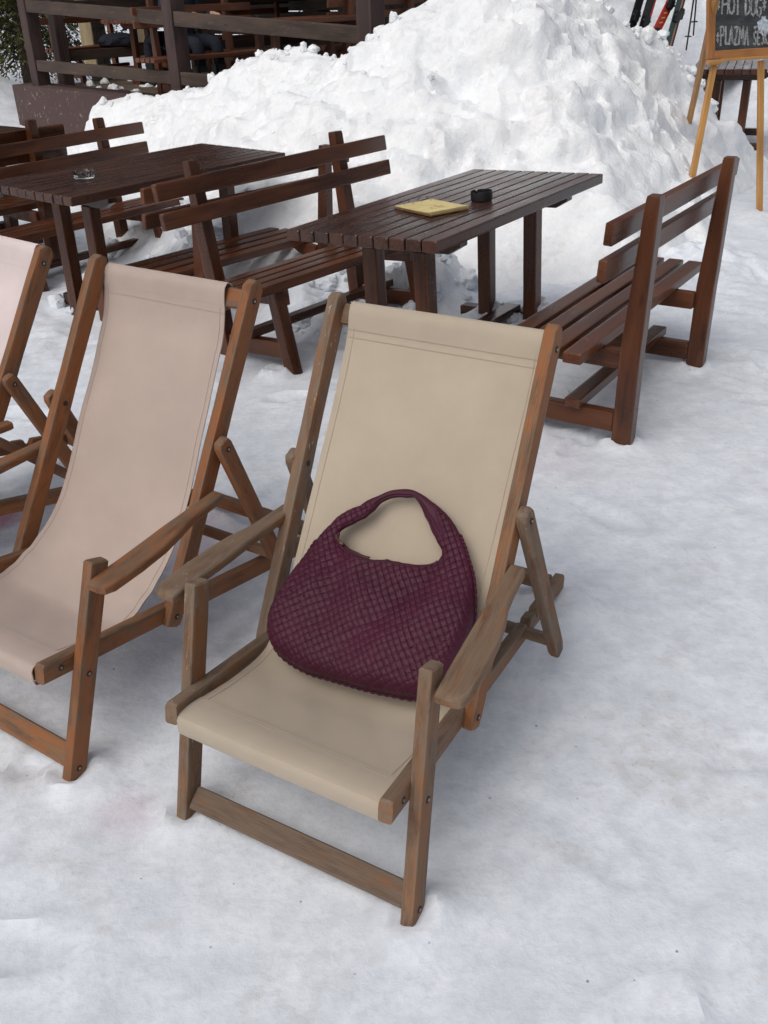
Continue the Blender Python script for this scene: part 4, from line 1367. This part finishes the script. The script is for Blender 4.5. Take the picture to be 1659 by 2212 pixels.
def deck_bench(x, y, a, label):
    o = put_bench(False, (x, y, DZ + .0, a, 0, 0), label, 'benches on the terrace', M['deck_red'])
    return o
def deck_table(x, y, a, label):
    return put_table(False, (x, y, DZ + .0, a, 0, 0), label, 'tables on the terrace', M['deck_red'])
deck_bench(-3.62, 15.05, -.62 + math.pi, 'red brown terrace bench with a dark jacket lying on its seat')
deck_table(-3.02, 13.15, -.62, 'terrace table with drinking glasses behind the railing')
deck_bench(-1.62, 12.35, -.80 + math.pi, 'terrace bench behind the middle railing post, its seat ends showing under the rail')
deck_table(-1.28, 11.05, -.80, 'terrace table with a black ashtray behind the right part of the railing')
deck_bench(-.20, 12.35, -.80, 'terrace bench on the far side of the ashtray table, near the snow heap')
deck_bench(-2.1, 15.6, -.8, 'terrace bench farthest back on the terrace, in front of the trees')
ashtray_black(on_top((-1.28, 11.05, DZ, -.80, 0, 0), -.16, .32, .7515), 'small black ashtray on the terrace table behind the railing')

def jacket():
    v, f = icosphere(4)
    k = 1 + .28 * perlin(v[:, 0] * 2 + 3, v[:, 1] * 2 + v[:, 2]) + .12 * perlin(v[:, 0] * 6, v[:, 1] * 6 + v[:, 2] * 5)
    V = v * k[:, None] * np.array((.26, .20, .12))
    V[:, 2] = np.maximum(V[:, 2], -.03)
    o = link_mesh('jacket', V, f, M['navy'])
    o.location = (-3.38, 14.35, DZ + .452)
    tag(o, 'dark crumpled jacket lying on the terrace bench', 'jacket')
jacket()
def tumbler(x, y):
    mb = MB().lathe([(0, 0), (.030, 0), (.036, .11), (.034, .11), (.029, .008), (0, .008)], (0, 0, 0), 24)
    o = mb.build('drinking_glass', M['glass'])
    o.matrix_world = on_top((-3.02, 13.15, DZ, -.62, 0, 0), x, y, .752)
    return o
for x, y in ((.05, .10), (.17, .16)):
    tag(tumbler(x, y), 'clear drinking glass on the terrace table behind the top rail', 'glass', 'glasses on the terrace table')
v, f = icosphere(3)
k = 1 + .45 * perlin(v[:, 0] * 2.7, v[:, 1] * 2.7 + v[:, 2] * 2)
nap = link_mesh('napkin', v * k[:, None] * np.array((.10, .08, .05)), f, plain('white paper', (.75, .70, .68), .8, 0, .12))
nap.matrix_world = on_top((-3.02, 13.15, DZ, -.62, 0, 0), .26, .28, .79)
tag(nap, 'crumpled white and pink paper napkin on the terrace table', 'napkin')

# seated guests, grown from a jointed skeleton
def person(loc, yaw, cloth, trousers, label, arm_fwd=.34):
    th = empty('person', loc, yaw, label, 'person', 'guests sitting on the terrace')
    # faces local +x ; origin on the floor below the hips
    J = [((0, 0, .50), .150), ((-.02, 0, .66), .140), ((-.03, 0, .84), .155), ((-.01, 0, .98), .130), ((.01, 0, 1.07), .062), ((.02, 0, 1.12), .058)]
    E = [(0, 1), (1, 2), (2, 3), (3, 4), (4, 5)]
    for s in (-1, 1):
        b = len(J)
        J += [((-.01, s * .17, 1.00), .085), ((.04, s * .24, .82), .058), ((.12, s * .26, .72), .050), ((arm_fwd, s * .16, .80), .040), ((arm_fwd + .08, s * .13, .81), .034)]
        E += [(3, b), (b, b + 1), (b + 1, b + 2), (b + 2, b + 3), (b + 3, b + 4)]
        b = len(J)
        J += [((.04, s * .10, .50), .115), ((.24, s * .12, .52), .095), ((.46, s * .13, .52), .075), ((.48, s * .13, .30), .066), ((.46, s * .13, .12), .055)]
        E += [(0, b), (b, b + 1), (b + 1, b + 2), (b + 2, b + 3), (b + 3, b + 4)]
    def grow(name, J, E, mat, parent, sub=2, root=0):
        me = bpy.data.meshes.new(name)
        me.from_pydata([j[0] for j in J], E, [])
        o = bpy.data.objects.new(name, me)
        COL.objects.link(o)
        o.parent = parent
        sk = o.modifiers.new('skin', 'SKIN')
        for i, j in enumerate(J):
            r = j[1]
            me.skin_vertices[0].data[i].radius = (r, r)
        me.skin_vertices[0].data[root].use_root = True
        sk.use_smooth_shade = True
        ss = o.modifiers.new('sub', 'SUBSURF')
        ss.levels = ss.render_levels = sub
        me.materials.append(mat)
        return o
    body = grow('body', J, E, cloth, th)
    # head with face
    v, f = icosphere(4)
    V = v * np.array((.098, .076, .118))
    V[:, 0] += .012 * np.exp(-((v[:, 1] / .22) ** 2 + ((v[:, 2] + .12) / .22) ** 2)) * (v[:, 0] > 0) * 1.8
    V[:, 0] -= .010 * np.exp(-(((np.abs(v[:, 1]) - .40) / .16) ** 2 + ((v[:, 2] - .05) / .14) ** 2)) * (v[:, 0] > 0)
    V[:, 0] -= .004 * np.exp(-((v[:, 1] / .35) ** 2 + ((v[:, 2] + .48) / .06) ** 2)) * (v[:, 0] > 0)
    V[:, 1] *= 1 - .22 * np.clip(-v[:, 2], 0, 1)
    hd = link_mesh('head', V + np.array((.045, 0, 1.255)), f, M['skin'], th)
    hv = V * 1.06
    keepv = (v[:, 2] > .30) | ((v[:, 0] < .05) & (v[:, 2] > -.45))
    F2 = [t for t in f if all(keepv[i] for i in t)]
    link_mesh('hair', hv + np.array((.040, 0, 1.258)), F2, M['hair'], hd)
    for s in (-1, 1):
        c = np.array((arm_fwd + .09, s * .125, .812))
        HJ = [((c[0] - .02, c[1], c[2]), .026), ((c[0] + .03, c[1], c[2]), .024), ((c[0] + .07, c[1], c[2] - .004), .020)]
        HE = [(0, 1), (1, 2)]
        for q, (dy, ln) in enumerate(((-.030, .055), (-.011, .066), (.010, .062), (.029, .048))):
            b = len(HJ)
            HJ += [((c[0] + .075 + ln * .5, c[1] + dy, c[2] - .006), .0088), ((c[0] + .075 + ln, c[1] + dy, c[2] - .020), .0078)]
            HE += [(2, b), (b, b + 1)]
        b = len(HJ)
        HJ += [((c[0] + .035, c[1] - s * .036, c[2] - .004), .0105), ((c[0] + .072, c[1] - s * .046, c[2] - .012), .0088)]
        HE += [(1, b), (b, b + 1)]
        grow('hand', HJ, HE, M['skin'], th, 1)
        mb = MB().loft([((.46, s * .13, .30), .14, .15), ((.455, s * .13, .20), .13, .15), ((.46, s * .13, .10), .115, .17)], (0, 1, 0), (1, 0, 0), .04, 4)
        mb.loft([((.38, s * .13, .055), .09, .10), ((.50, s * .13, .06), .105, .11), ((.64, s * .13, .045), .09, .075)], (0, 1, 0), (0, 0, 1), .03, 4)
        bt = mb.build('ski_boot', M['black'], th)
        mb = MB()
        for z in (.10, .16, .23): mb.bar((.535, s * .13 - .045, z), (.535, s * .13 + .045, z), .012, .014, (0, 0, 1), .003)
        mb.build('buckle', M['steel'], bt)
    # trousers of another cloth over the legs
    return th
person((-2.28, 13.05, DZ), -.62 + math.pi, M['navy'], M['navy'], 'person in dark navy clothes seated beside the terrace table with the glasses')
person((-2.12, 12.15, DZ), -.80, M['navy'], M['navy'], 'person in dark clothes and ski boots on the terrace bench behind the middle railing post')

# pale timber posts at the back of the terrace
for (x, y, lab) in ((-4.05, 15.35, 'pale raw timber post near the left end of the terrace'), (-3.75, 17.6, 'pale raw timber post farther back on the terrace')):
    th = empty('timber_post', (x, y, DZ), .2, lab, 'post')
    MB().bar((0, 0, 0), (0, 0, 2.6), .17, .15, (0, 1, 0), .008, n=4).build('shaft', M['beige'], th)
    MB().bar((0, 0, -.001), (0, 0, .10), .22, .20, (0, 1, 0), .01).build('foot_block', M['stone'], th)

def added_shelter():  # roof, posts and dark boards added to shade the terrace; roof out of view
    th = empty('added_terrace_shelter', tuple(tpt(1.0, 1.2, DZ)), 0, 'added dark timber roof and back boards shading the terrace, roof out of view', 'added_shelter')
    o = tpt(1.0, 1.2, DZ)
    for t in (-2.5, 2.2):
        MB().bar(tpt(t, 4.5, DZ) - o, tpt(t, 4.5, 3.54) - o, .16, .16, TN, .008).build('post', M['plank'], th)
    for k in range(6):
        MB().bar(tpt(-2.6, 4.62, DZ + .2 + .34 * k) - o, tpt(3.2, 4.62, DZ + .2 + .34 * k) - o, .05, .325, (0, 0, 1), .006).build('shade_board', M['plank'], th)  # added boards put darkness behind the railing and cover bright snow
    MB().bar(tpt(-2.7, 2.4, 3.62) - o, tpt(4.6, 2.4, 3.62) - o, 4.4, .16, (0, 0, 1), .02).build('roof', M['plank'], th)  # unseen roof, added to keep the terrace in shade
added_shelter()

# ---------------------------------------------------------------- conifers behind
def conifer(x, y, h, r, label, mat, n=5200, z0=.3):
    th = empty('conifer', (x, y, z0), RNG.rand() * 6, label, 'tree', 'conifers behind the terrace')
    MB().cyl((0, 0, -.5), (0, 0, h * .96), .05 * r + .10, .02, 10).build('trunk', M['bark'], th)
    mbx = []
    nb = int(n / 60)
    V, F = [], []
    for i in range(nb):
        u = RNG.rand() ** .85
        z = .10 * h + u * h * .88
        L = r * (1 - u) ** .8 * (.65 + .45 * RNG.rand()) + .12
        a = RNG.rand() * 2 * math.pi
        d = np.array((math.cos(a), math.sin(a), 0))
        sd = np.array((-d[1], d[0], 0))
        droop = .32 + .22 * RNG.rand()
        for k in range(60):
            q = RNG.rand() ** .6
            c = d * L * q + sd * RNG.randn() * .17 * L * (1.1 - q * .7) + np.array((0, 0, z - droop * L * q * q + RNG.randn() * .05))
            l = .045 + .07 * RNG.rand()
            dr = unit(d * (.6 + .4 * RNG.rand()) + sd * RNG.randn() * .7 + np.array((0, 0, -.55 + RNG.randn() * .3)))
            w = unit(np.cross(dr, RNG.randn(3))) * (.007 + .010 * RNG.rand())
            b = len(V)
            V += [c - w * .6, c + dr * l * .5 - w, c + dr * l, c + dr * l * .5 + w, c + w * .6]
            F.append((b, b + 1, b + 2, b + 3, b + 4))
    link_mesh('crown', V, F, mat, th, smooth=False)
for (x, y, h, r, lab, m, n) in ((-7.0, 18.2, 9.5, 2.3, 'dark green conifer at the far left behind the snow bank', 'needle', 42000),
                                (-5.5, 17.0, 4.2, 1.05, 'small yellowish green conifer beside the end post of the railing', 'needle_y', 30000),
                                (-5.0, 19.6, 9.0, 2.2, 'dark conifer seen through the railing beside the pale post', 'needle', 26000),
                                (-3.1, 20.2, 9.5, 2.4, 'dark conifer behind the terrace bench with the jacket', 'needle', 20000),
                                (-1.0, 19.5, 9.0, 2.3, 'dark conifer behind the middle of the terrace', 'needle', 16000),
                                (-8.9, 20.5, 10.5, 2.6, 'tall dark conifer in the left corner, farther back than its neighbour', 'needle', 16000)):
    conifer(x, y, h, r, lab, M[m], n)

# ---------------------------------------------------------------- mountain hut behind the heap
def hut():
    o = np.array((-.4, 14.2, 0))
    th = empty('mountain_hut', tuple(o), 0, 'dark planked mountain hut with a rubble stone corner, behind the snow heap', 'hut')
    mb = MB()
    for k in range(20):
        x = .1 + k * .17
        mb.bar((x, 0, .0), (x, 0, 3.2), .166, .05 + .01 * (k % 2), (0, 1, 0), .006, n=3)
    mb.build('plank_wall', M['plank'], th)
    mb = MB()
    for i in range(7):
        for j in range(16):
            c = (3.62 + i * .15 + .07 * (j % 2), -.02 + RNG.rand() * .03, .2 + j * .17)
            v, f = icosphere(2)
            kk = 1 + .2 * perlin(v[:, 0] * 2 + i * 7, v[:, 1] * 2 + v[:, 2] * 2 + j * 5)
            mb.add(v * kk[:, None] * np.array((.085, .07, .09)) + np.array(c), f)
    mb.build('stone_pier', M['stone'], th)
    MB().bar((0, 2.1, 1.6), (4.6, 2.1, 1.6), 4.0, 3.2, (0, 0, 1), .02).build('inner_wall', M['plank'], th)
    MB().bar((-.4, 1.9, 3.35), (5.1, 1.9, 3.35), 5.0, .25, (0, 0, 1), .03).build('roof', M['plank'], th)
hut()

# ---------------------------------------------------------------- skis and poles planted in the bank
M['ski_black'] = plain('black ski', (.015, .016, .018), .28)
M['ski_red'] = plain('red ski', (.48, .045, .03), .30)
M['ski_teal'] = plain('dark teal ski', (.015, .06, .055), .30)
M['ski_edge'] = plain('orange ski edge', (.50, .20, .12), .4)
M['yellow'] = plain('pale yellow print', (.65, .50, .18), .5)
def ski(base, top_dir, yaw, mat, label, edge=None, bind_z=.42, marks=False, width=.105):
    th = empty('ski', base, 0, label, 'ski', 'skis planted in the snow bank')
    d = unit(top_dir)
    side = np.array((math.cos(yaw), math.sin(yaw), 0))
    side = unit(side - d * (side @ d))
    nrm = np.cross(side, d)
    if nrm[1] > 0: nrm = -nrm
    L = 1.68
    st = []
    for k in range(25):
        t = k / 24
        w = width * (.86 - .5 * (t * (1 - t)) * .62) if t > .04 else width * .62
        if t > .93: w *= 1 - ((t - .93) / .07) ** 2 * .75
        bend = nrm * (.055 * max(0, (t - .86) / .14) ** 2)
        st.append((d * (t * L - .25) + bend, w, .016))
    MB().loft(st, side, nrm, .004).build('ski_body', mat, th)
    if edge:
        MB().loft([(c + side * (w * .5 - .010) + nrm * .0085, .020, .003) for c, w, h in st], side, nrm, .001).build('edge_stripe', edge, th)
    mb = MB()
    c = d * bind_z + nrm * .03
    mb.bar(c - d * .05, c + d * .07, .075, .050, nrm, .012)
    mb.bar(c + d * .02 - side * .055, c + d * .02 + side * .055, .028, .030, nrm, .008)
    mb.build('heel_binding', M['black'], th)
    mb = MB()
    c = d * (bind_z + .34) + nrm * .03
    mb.bar(c - d * .06, c + d * .05, .080, .055, nrm, .014)
    mb.bar(c + d * .0 - side * .06, c + d * .0 + side * .06, .030, .03, nrm, .008)
    mb.build('toe_binding', M['black'], th)
    if marks:
        mb = MB()
        for q in range(9):
            z = .62 + q * .055 - .25
            mb.bar(d * z - side * .018 + nrm * .010, d * (z + .022) + side * .020 + nrm * .010, .012, .002, nrm, .0005)
        mb.build('print', M['yellow'], th)
ski((3.15, 12.40, .86), (.24, .05, .97), .3, M['ski_black'], 'black ski with a red tip, leftmost of the planted skis', M['ski_red'], .30, width=.15)
ski((3.04, 12.5, .86), (.24, .05, .97), .3, M['ski_black'], 'black ski standing behind the leftmost ski, its mate', None, .36, width=.13)
ski((3.24, 12.36, .80), (.42, .06, .92), .25, M['ski_red'], 'bright red ski with pale yellow printing, leaning right between the black skis', None, .25, True, width=.135)
ski((3.485, 12.28, .93), (.20, .05, .98), .5, M['ski_teal'], 'dark teal ski with an orange edge, nearest to the ski poles', M['ski_edge'], .27, width=.115)
ski((3.53, 12.34, .93), (.20, .05, .98), .5, M['ski_black'], 'black ski standing close behind the teal ski with the orange edge', None, .30, width=.105)
def pole(base, d, label):
    th = empty('ski_pole', base, 0, label, 'ski pole', 'ski poles stuck in the snow bank')
    d = unit(d)
    MB().cyl(-d * .12, d * 1.05, .009, .011, 10).build('shaft', M['black'], th)
    MB().cyl(d * 1.03, d * 1.17, .017, .019, 12).build('grip', M['black'], th)
    MB().cyl(d * .02, d * .035, .045, .030, 14).build('basket', M['black'], th)
pole((3.744, 12.40, .965), (.045, .02, 1), 'black ski pole nearer to the skis, stuck in the snow bank')
pole((3.815, 12.45, 1.115), (-.03, .02, 1), 'black ski pole nearer to the chalkboard, stuck in the snow bank')
